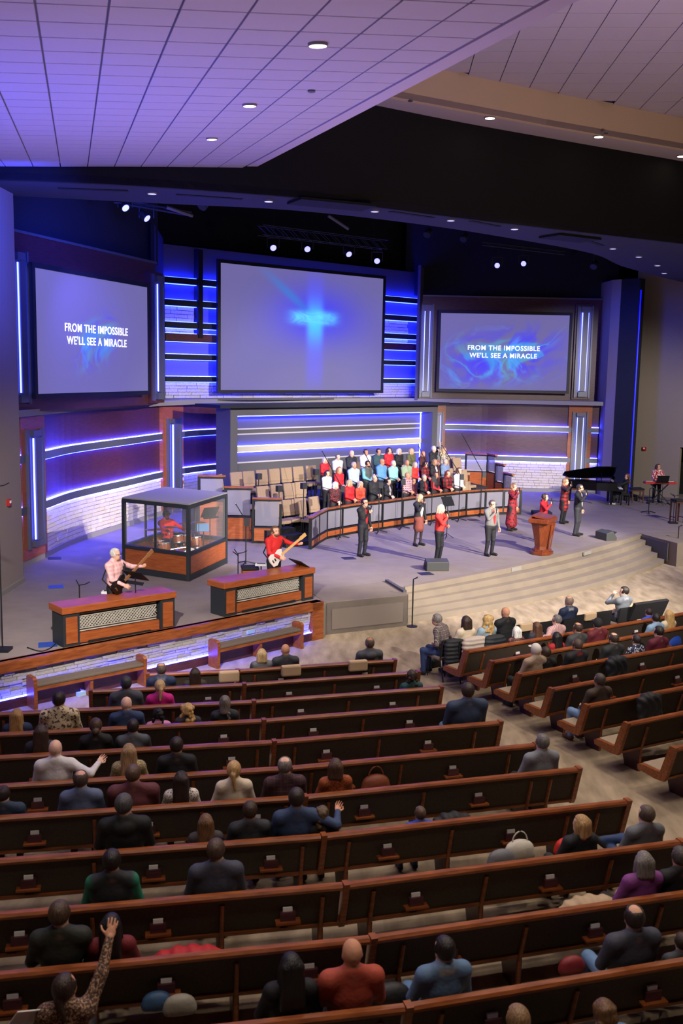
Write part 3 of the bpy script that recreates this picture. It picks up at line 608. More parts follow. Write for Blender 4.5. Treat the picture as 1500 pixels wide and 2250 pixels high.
for x0,y0,x1,y1,Y,lb in ((721,474,765,503,33,'slanted blue-lit pipe hanging above the centre truss'),(366,455,423,474,27.5,'thin blue-lit pipe under the soffit at left')):
    o=MB().tube([at(x0,y0,Y),at(x1,y1,Y+.4)],.05,8).ob('rig_pipe',METAL); tag(o,lb,'pipe')
# ================================================================== people: smooth implicit bodies turned into one continuous mesh
def d_rc(P,a,b,ra,rb):
    ba=b-a; L=float(ba@ba)+1e-12; t=np.clip(((P-a)@ba)/L,0,1); return np.linalg.norm(P-a-t[...,None]*ba,axis=-1)-(ra+(rb-ra)*t)
def d_el(P,c,r,R=None):
    q=P-c
    if R is not None: q=q@R
    k0=np.linalg.norm(q/r,axis=-1); k1=np.linalg.norm(q/(r*r),axis=-1)+1e-9; return k0*(k0-1)/k1
def pd_(pr,P): return d_rc(P,*pr['g']) if pr['t']=='c' else d_el(P,*pr['g'])
def pbb(pr):
    if pr['t']=='c':
        a,b,ra,rb=pr['g']; return np.minimum(a-ra,b-rb),np.maximum(a+ra,b+rb)
    c,r=pr['g'][:2]; m=max(r) if len(pr['g'])>2 else r; return c-m,c+m
def isosurf(prims,vox,cut=None,noise=None):
    bbs=[pbb(p) for p in prims]; lo=np.min([b[0] for b in bbs],0)-3*vox; hi=np.max([b[1] for b in bbs],0)+3*vox
    n=np.ceil((hi-lo)/vox).astype(int)+1; D=np.full(n,9.,np.float32)
    ax=[lo[i]+vox*np.arange(n[i]) for i in range(3)]
    for p,(b0,b1) in zip(prims,bbs):
        k=p['k']; mg=k+2.5*vox; i0=np.maximum(((b0-mg-lo)/vox).astype(int),0); i1=np.minimum(((b1+mg-lo)/vox).astype(int)+2,n)
        sl=tuple(slice(a,b) for a,b in zip(i0,i1)); G=np.stack(np.meshgrid(*[ax[i][sl[i]] for i in range(3)],indexing='ij'),-1)
        d=pd_(p,G).astype(np.float32); o=D[sl]
        h=np.clip(.5+.5*(o-d)/k,0,1); D[sl]=np.where(o>5,d,o*(1-h)+d*h-k*h*(1-h))
    if cut is not None or noise is not None:
        G=np.stack(np.meshgrid(*ax,indexing='ij'),-1)
        if noise is not None: D=D+noise(G).astype(np.float32)
        if cut is not None: D=np.maximum(D,cut(G).astype(np.float32))
    s=D<0; c=np.zeros(n-1,np.int8)
    for i in(0,1):
        for j in(0,1):
            for k in(0,1): c+=s[i:n[0]-1+i,j:n[1]-1+j,k:n[2]-1+k]
    ci=np.argwhere((c>0)&(c<8)); idx=np.full(n-1,-1,int); idx[tuple(ci.T)]=np.arange(len(ci))
    acc=np.zeros((len(ci),3)); cnt=np.zeros(len(ci))
    cor=[(i,j,k) for i in(0,1) for j in(0,1) for k in(0,1)]
    for a in cor:
        for axn in range(3):
            if a[axn]: continue
            b=list(a); b[axn]=1; A=ci+np.array(a); B=ci+np.array(b); da=D[tuple(A.T)]; db=D[tuple(B.T)]; m=(da<0)!=(db<0)
            t=np.where(m,da/(da-db+1e-12),0); acc[m]+=(A+t[:,None]*(B-A))[m]; cnt+=m
    V=lo+vox*acc/np.maximum(cnt,1)[:,None]; Fq=[]
    for axn in range(3):
        u,v=(axn+1)%3,(axn+2)%3; s0=[slice(None)]*3; s1=[slice(None)]*3; s0[axn]=slice(0,-1); s1[axn]=slice(1,None)
        ch=s[tuple(s0)]!=s[tuple(s1)]; e=np.argwhere(ch); e=e[(e[:,u]>0)&(e[:,v]>0)&(e[:,u]<n[u]-1)&(e[:,v]<n[v]-1)]
        if not len(e): continue
        du=np.zeros(3,int);du[u]=1;dv=np.zeros(3,int);dv[v]=1
        q=np.stack([idx[tuple((e-du-dv).T)],idx[tuple((e-dv).T)],idx[tuple(e.T)],idx[tuple((e-du).T)]],1)
        fl_=~s[tuple(e.T)]; q[fl_]=q[fl_][:,::-1]; Fq.append(q)
    return V,np.concatenate(Fq)
def fastmesh(name,V,Fq,cols=None,pat=None):
    me=bpy.data.meshes.new(name); me.vertices.add(len(V)); me.vertices.foreach_set('co',V.astype(np.float32).ravel())
    nq=len(Fq); me.loops.add(nq*4); me.loops.foreach_set('vertex_index',Fq.astype(np.int32).ravel()); me.polygons.add(nq)
    me.polygons.foreach_set('loop_start',np.arange(0,nq*4,4,dtype=np.int32)); me.polygons.foreach_set('use_smooth',np.ones(nq,bool)); me.update(calc_edges=True)
    if cols is not None:
        a=me.color_attributes.new('Col','FLOAT_COLOR','POINT'); a.data.foreach_set('color',np.c_[cols,np.ones(len(V))].astype(np.float32).ravel())
    if pat is not None:
        a=me.attributes.new('pat','FLOAT','POINT'); a.data.foreach_set('value',pat.astype(np.float32))
    return me
def person_mat(pattern=None,c2=None,c3=None):
    key='person_%s_%s_%s'%(pattern,c2,c3)
    if key in MATS: return MATS[key]
    m=bpy.data.materials.new('clothing_and_skin'); MATS[key]=m; m.use_nodes=True; nt=m.node_tree; N=nt.nodes; b=N['Principled BSDF']; b.inputs['Roughness'].default_value=.75
    at_=N.new('ShaderNodeAttribute'); at_.attribute_name='Col'; out=at_.outputs['Color']; x=NX(nt)
    tc=N.new('ShaderNodeTexCoord')
    if pattern:
        pa_=N.new('ShaderNodeAttribute'); pa_.attribute_name='pat'; sp=N.new('ShaderNodeSeparateXYZ'); nt.links.new(tc.outputs['Object'],sp.inputs[0])
        def stripe(v,f,th): return x.m('GREATER_THAN',x.m('SINE',x.m('MULTIPLY',v,f)),th)
        def mixin(fac,c):
            nonlocal out
            mx=N.new('ShaderNodeMix'); mx.data_type='RGBA'; nt.links.new(x.m('MULTIPLY',fac,pa_.outputs['Fac']),mx.inputs[0]); nt.links.new(out,mx.inputs[6]); mx.inputs[7].default_value=(*hx(c),1); out=mx.outputs[2]
        if pattern=='plaid':
            mixin(x.m('MULTIPLY',stripe(sp.outputs[0],75,.1),.6),c2); mixin(x.m('MULTIPLY',stripe(sp.outputs[2],75,.1),.6),c2)
            if c3: mixin(x.m('MULTIPLY',stripe(sp.outputs[2],75,.93),.7),c3); mixin(x.m('MULTIPLY',stripe(sp.outputs[0],75,.93),.7),c3)
        elif pattern=='check':
            mixin(x.m('MULTIPLY',stripe(sp.outputs[0],45,0),.75),c2); mixin(x.m('MULTIPLY',stripe(sp.outputs[2],45,0),.75),c2)
        elif pattern=='stripe': mixin(stripe(sp.outputs[0],150,.3),c2)
        else:
            v=N.new('ShaderNodeTexNoise'); v.inputs['Scale'].default_value={'floral':22,'dots':30,'fleck':60,'patch':12}[pattern]; v.inputs['Detail'].default_value=2; nt.links.new(tc.outputs['Object'],v.inputs[0])
            mixin(x.m('GREATER_THAN',v.outputs['Fac'],.55),c2)
            if c3: mixin(x.m('LESS_THAN',v.outputs['Fac'],.40),c3)
    nz=N.new('ShaderNodeTexNoise'); nz.inputs['Scale'].default_value=9; nz.inputs['Detail'].default_value=4; nt.links.new(tc.outputs['Object'],nz.inputs[0])
    bn=N.new('ShaderNodeBump'); bn.inputs['Strength'].default_value=.45; bn.inputs['Distance'].default_value=.03; nt.links.new(nz.outputs['Fac'],bn.inputs['Height']); nt.links.new(bn.outputs[0],b.inputs['Normal'])
    nt.links.new(out,b.inputs['Base Color']); return m
def hair_mat(c):
    key='hair_'+c
    if key in MATS: return MATS[key]
    m=bpy.data.materials.new('hair'); MATS[key]=m; m.use_nodes=True; nt=m.node_tree; N=nt.nodes; b=N['Principled BSDF']; b.inputs['Roughness'].default_value=.5
    tc=N.new('ShaderNodeTexCoord'); mp=N.new('ShaderNodeMapping'); mp.inputs['Scale'].default_value=(70,70,9); nt.links.new(tc.outputs['Object'],mp.inputs[0])
    n=N.new('ShaderNodeTexNoise'); n.inputs['Scale'].default_value=1; n.inputs['Detail'].default_value=3; n.inputs['Distortion'].default_value=.6; nt.links.new(mp.outputs[0],n.inputs[0])
    r=N.new('ShaderNodeValToRGB'); cc=hx(c); r.color_ramp.elements[0].color=(*[z*.55 for z in cc],1); r.color_ramp.elements[1].color=(*[min(1,z*1.35) for z in cc],1); r.color_ramp.elements[0].position=.3; r.color_ramp.elements[1].position=.7
    nt.links.new(n.outputs[0],r.inputs[0]); nt.links.new(r.outputs[0],b.inputs['Base Color'])
    bn=N.new('ShaderNodeBump'); bn.inputs['Strength'].default_value=.6; bn.inputs['Distance'].default_value=.015; nt.links.new(n.outputs[0],bn.inputs['Height']); nt.links.new(bn.outputs[0],b.inputs['Normal'])
    return m
A3=lambda *p: np.array(p,float)
def rotz(v,a): c,s=math.cos(a),math.sin(a); return np.array([v[0]*c-v[1]*s,v[0]*s+v[1]*c,v[2]])
def rotx(v,a): c,s=math.cos(a),math.sin(a); return np.array([v[0],v[1]*c-v[2]*s,v[1]*s+v[2]*c])
def C(a,b,ra,rb,col,k=.02,reg=''): return dict(t='c',g=(np.array(a,float),np.array(b,float),ra,rb),col=col,k=k,reg=reg)
def E_(c,r,col,k=.02,reg='',R=None): return dict(t='e',g=(np.array(c,float),np.array(r,float))+((R,) if R is not None else ()),col=col,k=k,reg=reg)
# hands: palm, four unequal bent fingers and a thumb (fingers run along -z, thumb at +x, palm faces +y)
HANDS={}
def hand(kind,vox):
    if (kind,vox) in HANDS: return HANDS[(kind,vox)]
    c1,c2={'relax':(25,35),'grip':(75,80),'open':(3,8)}[kind]; P=[E_((0,0,-.048),(.043,.017,.055),0,.012)]
    for x,L,sp in ((.034,.068,.10),(.0115,.077,.03),(-.0115,.072,-.04),(-.034,.056,-.12)):
        if kind!='open': sp*=.3
        a=A3(x,.0,-.092); l1=L*.5; t1=math.radians(c1); d=A3(sp,math.sin(t1),-math.cos(t1)); b=a+d*l1; t2=math.radians(c1+c2); e=b+A3(sp,math.sin(t2),-math.cos(t2))*L*.5
        P+=[C(a,b,.0098,.009,0,.004),C(b,e,.009,.0075,0,.004)]
    tx=.07 if kind=='open' else .056; P+=[C((.03,.006,-.03),(tx,.022,-.062),.013,.0105,0,.008),C((tx,.022,-.062),(tx+(.012 if kind=='open' else -.012),.034,-.093),.0105,.0085,0,.004),C((0,0,.02),(0,0,-.02),.027,.03,0,.01)]
    HANDS[(kind,vox)]=isosurf(P,vox); return HANDS[(kind,vox)]
def ik(S_,T,l1,l2,pole):
    d=T-S_; L=np.linalg.norm(d); L2=min(L,(l1+l2)*.995); d=d/L; T=S_+d*L2; a=(l1*l1-l2*l2+L2*L2)/(2*L2); h=math.sqrt(max(l1*l1-a*a,0))
    p=pole-(pole@d)*d; p/=np.linalg.norm(p)+1e-9; return S_+d*a+p*h,T
SKINS={'l':'d9a58a','m':'c48b6c','d':'7a4f38','p':'e2b49c'}
def make_person(label,loc,rz,pose='stand',top='555555',legs='1c1c22',shoes='151515',skin='l',hair='short',hairc='3a2a1e',sc=1.,fem=False,fat=0.,yaw=0.,nod=0.,hl=None,hr=None,hkl='relax',hkr='relax',
    sleeve=None,pattern=None,shirt=None,skirt=None,glasses=False,beard=None,vest=None,hood=False,collar=None,vox=.022,lean=None,hv=None,cross=False,legw=1.,group=None,extra=None,ha=None):
    sk=hx(SKINS[skin]); tp=hx(top); lg=hx(legs); sh=hx(shoes); sl=hx(sleeve) if sleeve else tp; pr=[]; ov=[]
    sw=(.170 if fem else .198)+fat*.045; hipw=.095; g=1+fat*.32
    if pose=='stand':
        hz=.92; le=0.02 if lean is None else lean
        hip=A3(0,0,hz); kn=[A3(s*.105,.02,.50) for s in(-1,1)]; an=[A3(s*.115,-.03,.09) for s in(-1,1)]; toe=[a+A3((.03 if a[0]>0 else -.03),.16,-.045) for a in an]
    else:
        hz=.55; le=-.17 if lean is None else lean
        hip=A3(0,0,hz); kn=[A3(s*.13,.44,.545) for s in(-1,1)]; an=[A3(s*.13,.42,.10) for s in(-1,1)]; toe=[a+A3(0,.16,-.05) for a in an]
        if cross: kn[1]=A3(.02,.42,.68); an[1]=A3(-.20,.52,.62); toe[1]=an[1]+A3(-.12,.08,.06)
    def T(p): return hip+rotx(A3(*p),-le)          # torso frame (above the hip), leaning
    sho=[T((s*(sw-.015),0,.485)) for s in(-1,1)]; nk=T((0,.0,.545)); hd=T((0,.03,.70)) 
    if pose=='sit': hd=hd+A3(0,.02,-.01)
    # torso
    pr+=[E_(T((0,0,.0)),(.165*(1+fat*.25) if not fem else .175*(1+fat*.25),.125*g,.12),lg if not skirt else hx(skirt),.05,'hip'),
         C(T((0,.0,.10)),T((0,0,.20)),.125*g,.12*g,tp,.05,'top'),E_(T((0,.0,.15)),(.168*g,.12*g,.17),tp,.05,'top'),E_(T((0,.005,.35)),(sw*1.0,.125*(1+fat*.2),.20),tp,.05,'top'),
         C(sho[0]+A3(.02,0,-.01),sho[1]+A3(-.02,0,-.01),.072,.072,tp,.05,'top'),C(T((0,-.01,.50)),T((0,0,.56)),.085,.062,tp,.03,'top')]
    for s_ in(-1,1): pr.append(C(T((s_*.03,-.02,.575)),T((s_*sw*.80,-.005,.50)),.055,.066,tp,.05,'top'))
    if fem: pr.append(C(T((-.075,.09,.33)),T((.075,.09,.33)),.062,.062,tp,.05,'top'))
    if skirt: 
        if pose=='stand': 
            zl={'short':.62,'long':.28}[skirt and ('long' if extra=='long' else 'short')]; pr.append(C(A3(0,0,hz),A3(0,.0,zl),.145,.20 if zl<.5 else .165,hx(skirt),.03,'top' if extra in('long','dress') else 'skirt'))
    # neck and head
    def Hh(p): return hd+rotz(rotx(A3(*p),nod),yaw)
    pr+=[C(nk+A3(0,-.012,-.01),hd+A3(0,-.01,-.07),.056,.053,sk,.02,'skin')]
    RH=np.array([rotz(rotx(e,nod),yaw) for e in np.eye(3)]).T
    pr+=[E_(Hh((0,-.012,.022)),(.081,.101,.106),sk,.02,'skin',RH),E_(Hh((0,.032,-.055)),(.056,.062,.068),sk,.03,'skin',RH),E_(Hh((0,.098,-.015)),(.013,.018,.022),sk,.012,'skin',RH)]
    for s in(-1,1): pr.append(E_(Hh((s*.079,-.012,-.012)),(.011,.02,.030),sk,.008,'skin',RH))
    for s in(-1,1): ov.append((E_(Hh((s*.031,.078,.012)),(.013,.022,.007),0,R=RH),hx('2a1c16'))); ov.append((E_(Hh((s*.031,.082,.032)),(.02,.02,.0045),0,R=RH),hx(hairc)))
    ov.append((E_(Hh((0,.086,-.062)),(.024,.02,.007),0,R=RH),hx('9a4a44')))
    if beard: ov.append((E_(Hh((0,.05,-.082)),(.066,.06,.043),0,R=RH),hx(beard)))
    # legs
    for i in(0,1):
        s=(-1,1)[i]; hp=hip+A3(s*hipw,0,-.02); lc=lg if not (skirt) else hx(legs)
        pr+=[C(hp,kn[i],.092*g*legw,.066*legw,lc,.03,'leg'),C(kn[i],an[i]+A3(0,0,.02),.064*legw,.050*legw,lc,.03,'leg'),C(an[i]+A3(0,-.02,-.03),toe[i],.046,.038,sh,.02,'shoe'),C(an[i]+A3(0,-.03,-.045),toe[i]+A3(0,0,-.005),.04,.033,sh,.02,'shoe')]
    # arms and hands
    if pose=='stand': dl,dr=A3(-sw-.075,.05,.86),A3(sw+.075,.05,.86)
    else: dl,dr=A3(-.12,.21,.69),A3(.12,.21,.69)
    Vh=[];Fh=[];nv=0
    for i,(tgt,df,hk) in enumerate(((hl,dl,hkl),(hr,dr,hkr))):
        s=(-1,1)[i]; tg=A3(*tgt) if tgt is not None else df
        el,wr_=ik(sho[i],tg,.285,.255,A3(s*.55,-.8,-.35) if pose=='stand' or tgt is not None else A3(s*.75,-.55,-.5))
        pr+=[C(sho[i],el,.062*(1+fat*.3),.053,sl,.05,'arm'),C(el,wr_,.050,.036,sl,.02,'arm')]
        d=wr_-el; d/=np.linalg.norm(d); pn=np.array([-s*1.,.25,0]) if tgt is None else (A3(0,-1,.2) if hk!='open' else A3(0,1,.3)); zz=-d; y=pn-(pn@zz)*zz; y/=np.linalg.norm(y)+1e-9; x=np.cross(y,zz)
        hvx=hv or .0085; V,Fq=hand(hk,hvx); th=x*s*(-1)
        flip=1 if (np.dot(np.cross(y,zz),x)>0) else -1
        sx=s; Vw=wr_+ (V[:,:1]*sx)*x+V[:,1:2]*y+V[:,2:3]*zz; Vh.append(Vw); q=Fq if sx>0 else Fq[:,::-1]; Fh.append(q); 
    if vest:
        pr+=[E_(T((0,.0,.36)),(sw*.99,.135,.175),hx(vest),.03,'top'),E_(T((0,0,.12)),(.16*g,.128*g,.15),hx(vest),.03,'top')]
        for p in pr:
            if p['reg']=='top': p['col']=hx(vest)
    if hood: pr+=[E_(T((0,-.085,.50)),(.11,.06,.075),tp,.03,'top')]
    if collar: pr+=[C(T((-.04,-.02,.555)),T((.04,-.02,.555)),.055,.055,hx(collar),.015,'collar')]
    if shirt:
        ov.append((E_(T((0,.12,.32)),(.05,.09,.24),0),hx(shirt)))
    V,Fq=isosurf(pr,vox)
    dd=np.stack([pd_(p,V) for p in pr],1); wgt=np.exp(-(dd-dd.min(1,keepdims=True))/.0045); wgt/=wgt.sum(1,keepdims=True)
    cols=wgt@np.array([p['col'] for p in pr]); pat=wgt@np.array([1. if p['reg'] in('top','arm') and (not sleeve or p['reg']=='top') else 0. for p in pr])
    for p,c in ov:
        a=np.clip(.5-pd_(p,V)/.012,0,1)[:,None]; cols=cols*(1-a)+np.array(c)*a; pat=pat*(1-a[:,0])
    n0=len(V)
    for vv,ff in zip(Vh,Fh):
        Fq=np.concatenate([Fq,ff+len(V)]); V=np.concatenate([V,vv]); cols=np.concatenate([cols,np.tile(np.array(sk),(len(vv),1))]); pat=np.r_[pat,np.zeros(len(vv))]
    t=thing('person',label,'person',loc,rz,group); wx=sc*(1.08 if pose=='stand' else 1.03); t.scale=(wx,wx,sc)
    me=fastmesh('body',V,Fq,cols,pat); me.materials.append(person_mat(*pattern) if pattern else person_mat()); o=bpy.data.objects.new('body',me); COL.objects.link(o); o.parent=t
    # hair
    hp=[]; cut=None; nz=None; Rt=RH.T
    if hair!='bald':
        big=1.0
        cap=E_(Hh((0,-.018,.030)),(.092,.112,.112),0,.02,'',RH)
        def keep(G):        # carve the face out of the cap
            q=(G-hd)@RH; face=np.maximum(-(q[...,1]-.035-.35*np.clip(q[...,2]-.04,-.2,.2)),q[...,2]-.085)   # inside face zone -> negative
            return -face
        if hair in('short','fringe','crew'):
            hp=[cap]
            def cut(G):
                q=(G-hd)@RH; face=np.maximum(.042-.5*np.clip(q[...,2]-.02,-.2,.2)-q[...,1],q[...,2]-.088); low=-.055-q[...,2]+np.clip(q[...,1],-.1,.2)*.55
                out=np.maximum(-face,low)
                if hair=='fringe': out=np.maximum(out,.062-np.linalg.norm((q-A3(0,-.03,.12))*A3(1,1,.8),axis=-1))
                return out
        else:
            hp=[cap]
            def bk_(x,y,z): return Hh((x,y,z))
            if hair=='long': 
                for x in(-.055,-.02,.02,.055): hp.append(C(Hh((x,-.07,.03)),hd+rotz(A3(x*1.35,-.115,-.30 if not ha else ha),yaw*.5),.05,.038,0,.03))
                for s in(-1,1): hp.append(C(Hh((s*.075,-.01,.0)),hd+rotz(A3(s*.105,-.05,-.22),yaw*.5),.032,.03,0,.03))
            elif hair=='bob':
                for x in(-.05,0,.05): hp.append(C(Hh((x,-.065,.03)),Hh((x*1.2,-.085,-.11)),.055,.045,0,.03))
                for s in(-1,1): hp.append(C(Hh((s*.075,-.01,.0)),Hh((s*.082,.0,-.10)),.032,.03,0,.03))
            elif hair=='curly':
                rn=random.Random(len(label))
                for _ in range(30):
                    a=rn.uniform(0,6.28); z=rn.uniform(-.16,.10); r=.075*math.sqrt(max(.2,1-(z/.14)**2)) if z>0 else .085
                    p=(r*math.cos(a),min(r*math.sin(a),.045)-.03,z); hp.append(E_(Hh(p),(.036,.036,.036),0,.012))
            elif hair=='curlylong':
                rn=random.Random(len(label))
                for _ in range(46):
                    a=rn.uniform(2.9,6.5); z=rn.uniform(-.30,.08); r=.085+.02*(z<-.1); p=(r*math.cos(a)*1.1,-.03+r*math.sin(a)*.8,z); hp.append(E_(Hh(p),(.038,.038,.042),0,.012))
            elif hair=='bun': hp+=[E_(Hh((0,-.125,-.03)),(.055,.045,.05),0,.015,'',RH)]
            elif hair=='pony': hp+=[E_(Hh((0,-.115,.0)),(.035,.035,.035),0,.015),C(Hh((0,-.125,-.01)),hd+A3(0,-.14,-.20),.035,.016,0,.015)]
            elif hair=='braid':
                hp+=[C(Hh((x,-.06,.0)),Hh((x*.8,-.1,-.13)),.055,.045,0,.03) for x in(-.04,.04)]
                for k in range(9): hp.append(E_(hd+A3(.05+.008*(-1)**k,-.145-.004*k,-.14-.042*k),(.026-.001*k,.024,.028),0,.008))
            elif hair=='cap': pass
            def cut(G):
                q=(G-hd)@RH; face=np.maximum(.04-.45*np.clip(q[...,2]-.02,-.2,.2)-q[...,1],np.maximum(q[...,2]-.09,np.abs(q[...,0])-.066-.0*q[...,0]))
                low=(-.05-q[...,2]+np.clip(q[...,1],-.1,.2)*.5) if hair in('bun','pony','cap') else np.full(q.shape[:-1],-9.)
                if hair in('bun','pony'): low=np.where(q[...,1]<-.07,-9,low)
                return np.maximum(-face,low)
        Vv,Ff=isosurf(hp,.0125 if vox>.015 else .010,cut)
        hm=fastmesh('hair' if hair!='cap' else 'cap',Vv,Ff); hm.materials.append(hair_mat(hairc) if hair!='cap' else mat('cap_'+hairc,hairc,.85)); ho=bpy.data.objects.new('hair' if hair!='cap' else 'cap',hm); COL.objects.link(ho); ho.parent=t
        if hair=='cap':
            br_=MB(); br_.lathe([(.075,0),(.085,.006),(.001,.014)],n=16); bo=br_.ob('cap_brim',mat('cap_'+hairc,hairc,.85),t); bo.location=Hh((0,.075,.055)); bo.rotation_euler=(nod,0,yaw)
    if glasses:
        gm=MB()
        for s in(-1,1): gm.tube([Hh((s*.033+.024*math.cos(a),.108,.010+.019*math.sin(a))) for a in np.linspace(0,6.28,13)],.003,5); gm.tube([Hh((s*.058,.106,.014)),Hh((s*.084,-.01,.012))],.003,5)
        gm.tube([Hh((-.012,.110,.014)),Hh((.012,.110,.014))],.003,5); gm.ob('glasses',RUB,t)
    t['_head']=[float(z) for z in hd]
    return t
# ================================================================== things on the stage
def rzof(a,b): return math.atan2(b[1]-a[1],b[0]-a[0])
# ------------------------------------------------------------------ drum booth
K=[gp(274,1256,S)[:2],gp(414,1277,S)[:2],gp(495,1238,S)[:2]]; K.append(K[0]+K[2]-K[1])
booth=thing('drum_booth','drum booth with wooden base panels, clear walls and flat lid','drum booth',(0,0,0))
BF=mat('booth_frame','2c3136',.5,.2)
tz=onwall(415,1113,K[1],K[2])[0][2]; bh=.36*(tz-S)
for i in range(4):
    a,b=K[i],K[(i+1)%4]; m=(a+b)/2; L=np.hypot(*(b-a)); rz=rzof(a,b)
    MB().box((a[0],a[1],(S+tz)/2),(.09,.09,tz-S),rz).ob('corner_post',BF,booth)
    MB().box((m[0],m[1],S+.09),(L,.10,.16),rz).ob('kick_bar',BF,booth); MB().box((m[0],m[1],S+bh),(L,.10,.09),rz).ob('mid_bar',BF,booth); MB().box((m[0],m[1],tz),(L+.06,.10,.10),rz).ob('top_bar',BF,booth)
    MB().box((m[0],m[1],S+.17+(bh-.21)/2),(L-.1,.05,bh-.21),rz).ob('wood_panel',W_POD,booth)
    MB().box((m[0],m[1],(S+bh+tz)/2),(L-.1,.012,tz-S-bh-.12),rz).ob('clear_panel',GLASS,booth)
    if i in(0,2,3):
        MB().box((m[0],m[1],(S+bh+tz)/2),(.05,.05,tz-S-bh),rz).ob('mullion',BF,booth)
cK=sum(K)/4
MB().prism([tuple(cK+(k-cK)*1.03) for k in K],tz+.05,tz+.08).ob('lid',GREYTRIM,booth)
MB().prism([tuple(cK+(k-cK)*.97) for k in K],S,S+.18).ob('riser_floor',BLACKC,booth)
# drum kit
DZ=S+.18; SHELL=mat('drum_shell','7a3a18',.25,col2='a65a2a',ns=4); HEADM=mat('drum_head','e6e2da',.6); BRASS=mat('cymbal_brass','c08a3c',.3,.9)
fx=AX; dc=np.array(K[0])*.30+np.array(K[1])*.42+np.array(K[2])*.28; dc=cK+np.array([.0,-.18])
kit=thing('drum_kit','amber drum kit with chrome stands inside the booth','drum kit',(dc[0],dc[1],DZ),FACE); kit.scale=(.84,.84,.9)
def drum(c,r,h,R=None):
    if R is None: R=np.array(Matrix.Rotation(.25,3,'X'))
    d=MB().lathe([(r,0),(r,h)],c,24,R).ob('drum_shell',SHELL,kit,smooth=False); 
    MB().lathe([(r*1.03,h-.015),(r*1.03,h+.015),(r*.97,h+.015),(.001,h+.008)],c,24,R).ob('drum_head',HEADM,d)
    MB().lathe([(r*1.035,h-.03),(r*1.035,h+.01)],c,24,R).ob('hoop',CHROME,d); MB().lathe([(r*1.035,.0),(r*1.035,.03)],c,24,R).ob('hoop',CHROME,d)
drum((0,.45,.28),.28,.42,np.array(Matrix.Rotation(-math.pi/2,3,'X')))
for c,r,h in (((-.25,.35,.66),.15,.2),((.12,.40,.66),.16,.22),((.62,.05,.34),.2,.36),((-.62,.3,.40),.2,.34),((.68,.48,.36),.19,.34),((-.35,-.1,.5),.18,.15)): drum(c,r,h)
for c,r,z in (((-.75,.0),.2,.85),((-.55,.55),.24,1.25),((.55,.6),.25,1.2),((.85,.1),.27,1.1),((.1,.75),.2,1.3)):
    s=MB(); s.tube([(c[0],c[1],.02),(c[0],c[1],z)],.012,8)
    for a in (0,2.1,4.2): s.tube([(c[0],c[1],.28),(c[0]+.24*math.cos(a),c[1]+.24*math.sin(a),.015)],.01,6)
    o=s.ob('stand',CHROME,kit); MB().lathe([(.001,z+.03),(.03,z+.025),(r,z),(r,z-.004),(.03,z+.015)],(c[0],c[1],0),28).ob('cymbal',BRASS,o,smooth=True)
MB().tube([(-.5,.62,.55),(.0,.78,.58),(.6,.68,.55)],.018,8).ob('rack_bar',CHROME,kit)
MB().lathe([(.16,.45),(.17,.5),(.16,.54),(.001,.55)],(0,-.35,0),20).ob('throne_seat',BLACKC,kit); MB().cyl((0,-.35,.0),(0,-.35,.46),.025).ob('throne_post',CHROME,kit)
def music_stand(p,rz,label,z=1.1,paper=True,tilt=.6,base=S):
    t=thing('music_stand',label,'music stand',(p[0],p[1],base),rz); MB().cyl((0,0,.03),(0,0,z-.05),.012).ob('pole',STEEL,t)
    for a in (.5,2.6,4.7): MB().tube([(0,0,.18),(.24*math.cos(a),.24*math.sin(a),.01)],.01,6).ob('leg',STEEL,t)
    R=np.array(Matrix.Rotation(tilt,3,'X')); d=MB().box((0,0,z),(.5,.02,.34),R=R).ob('desk',STEEL,t); MB().box((0,-.05,z-.15),(.5,.07,.015),R=R).ob('lip',STEEL,t)
    if paper: MB().box((0,-.018,z+.01),(.42,.006,.29),R=R).ob('sheet_music',PAPER,t)
    return t
def mic_stand(p,label,h=1.5,boom=None,base=S,hd=True,legs=True):
    t=thing('microphone_stand',label,'mic stand',(p[0],p[1],base)); MB().cyl((0,0,.02),(0,0,h),.017).ob('pole',STEEL,t)
    if legs:
        for a in (.3,2.4,4.5): MB().tube([(0,0,.10),(.32*math.cos(a),.32*math.sin(a),.02)],.02,6).ob('leg',STEEL,t)
    else: MB().lathe([(.13,0),(.13,.02),(.02,.035),(.001,.035)],n=20).ob('base',STEEL,t)
    e=A3(0,0,h)
    if boom is not None:
        b=A3(*boom); MB().tube([e-b*.18,e+b],.014,6).ob('boom',STEEL,t); MB().box(e-b*.1,(.14,.14,.2)).ob('counterweight',RUB,t); e=e+b
    else: b=A3(.1,-.05,.06)
    if hd: q=b/np.linalg.norm(b); MB().cyl(e,e+q*.12,.012,.016).ob('microphone',RUB,t); MB().lathe([(.001,-.026),(.02,-.018),(.026,0),(.02,.018),(.001,.026)],e+q*.14,12).ob('mic_grille',CHROME,t,smooth=True)
    return t
p=cK+np.array([.9,.25]); music_stand(p,FACE+math.pi,'black music stand inside the drum booth',1.35,False,base=DZ)
t=thing('laptop','open laptop with a lit screen beside the drums','laptop',(cK[0]+.75,cK[1]+.05,DZ)); MB().cyl((0,0,0),(0,0,.85),.015).ob('pole',STEEL,t); MB().lathe([(.15,0),(.15,.02),(.001,.03)],n=14).ob('base',STEEL,t); MB().box((0,0,.86),(.33,.24,.02)).ob('keyboard',METAL,t); MB().box((0,-.13,.97),(.33,.02,.22)).ob('screen',mat('laptop_screen','223344',.3,emit='7fa8d8',es=.8),t)
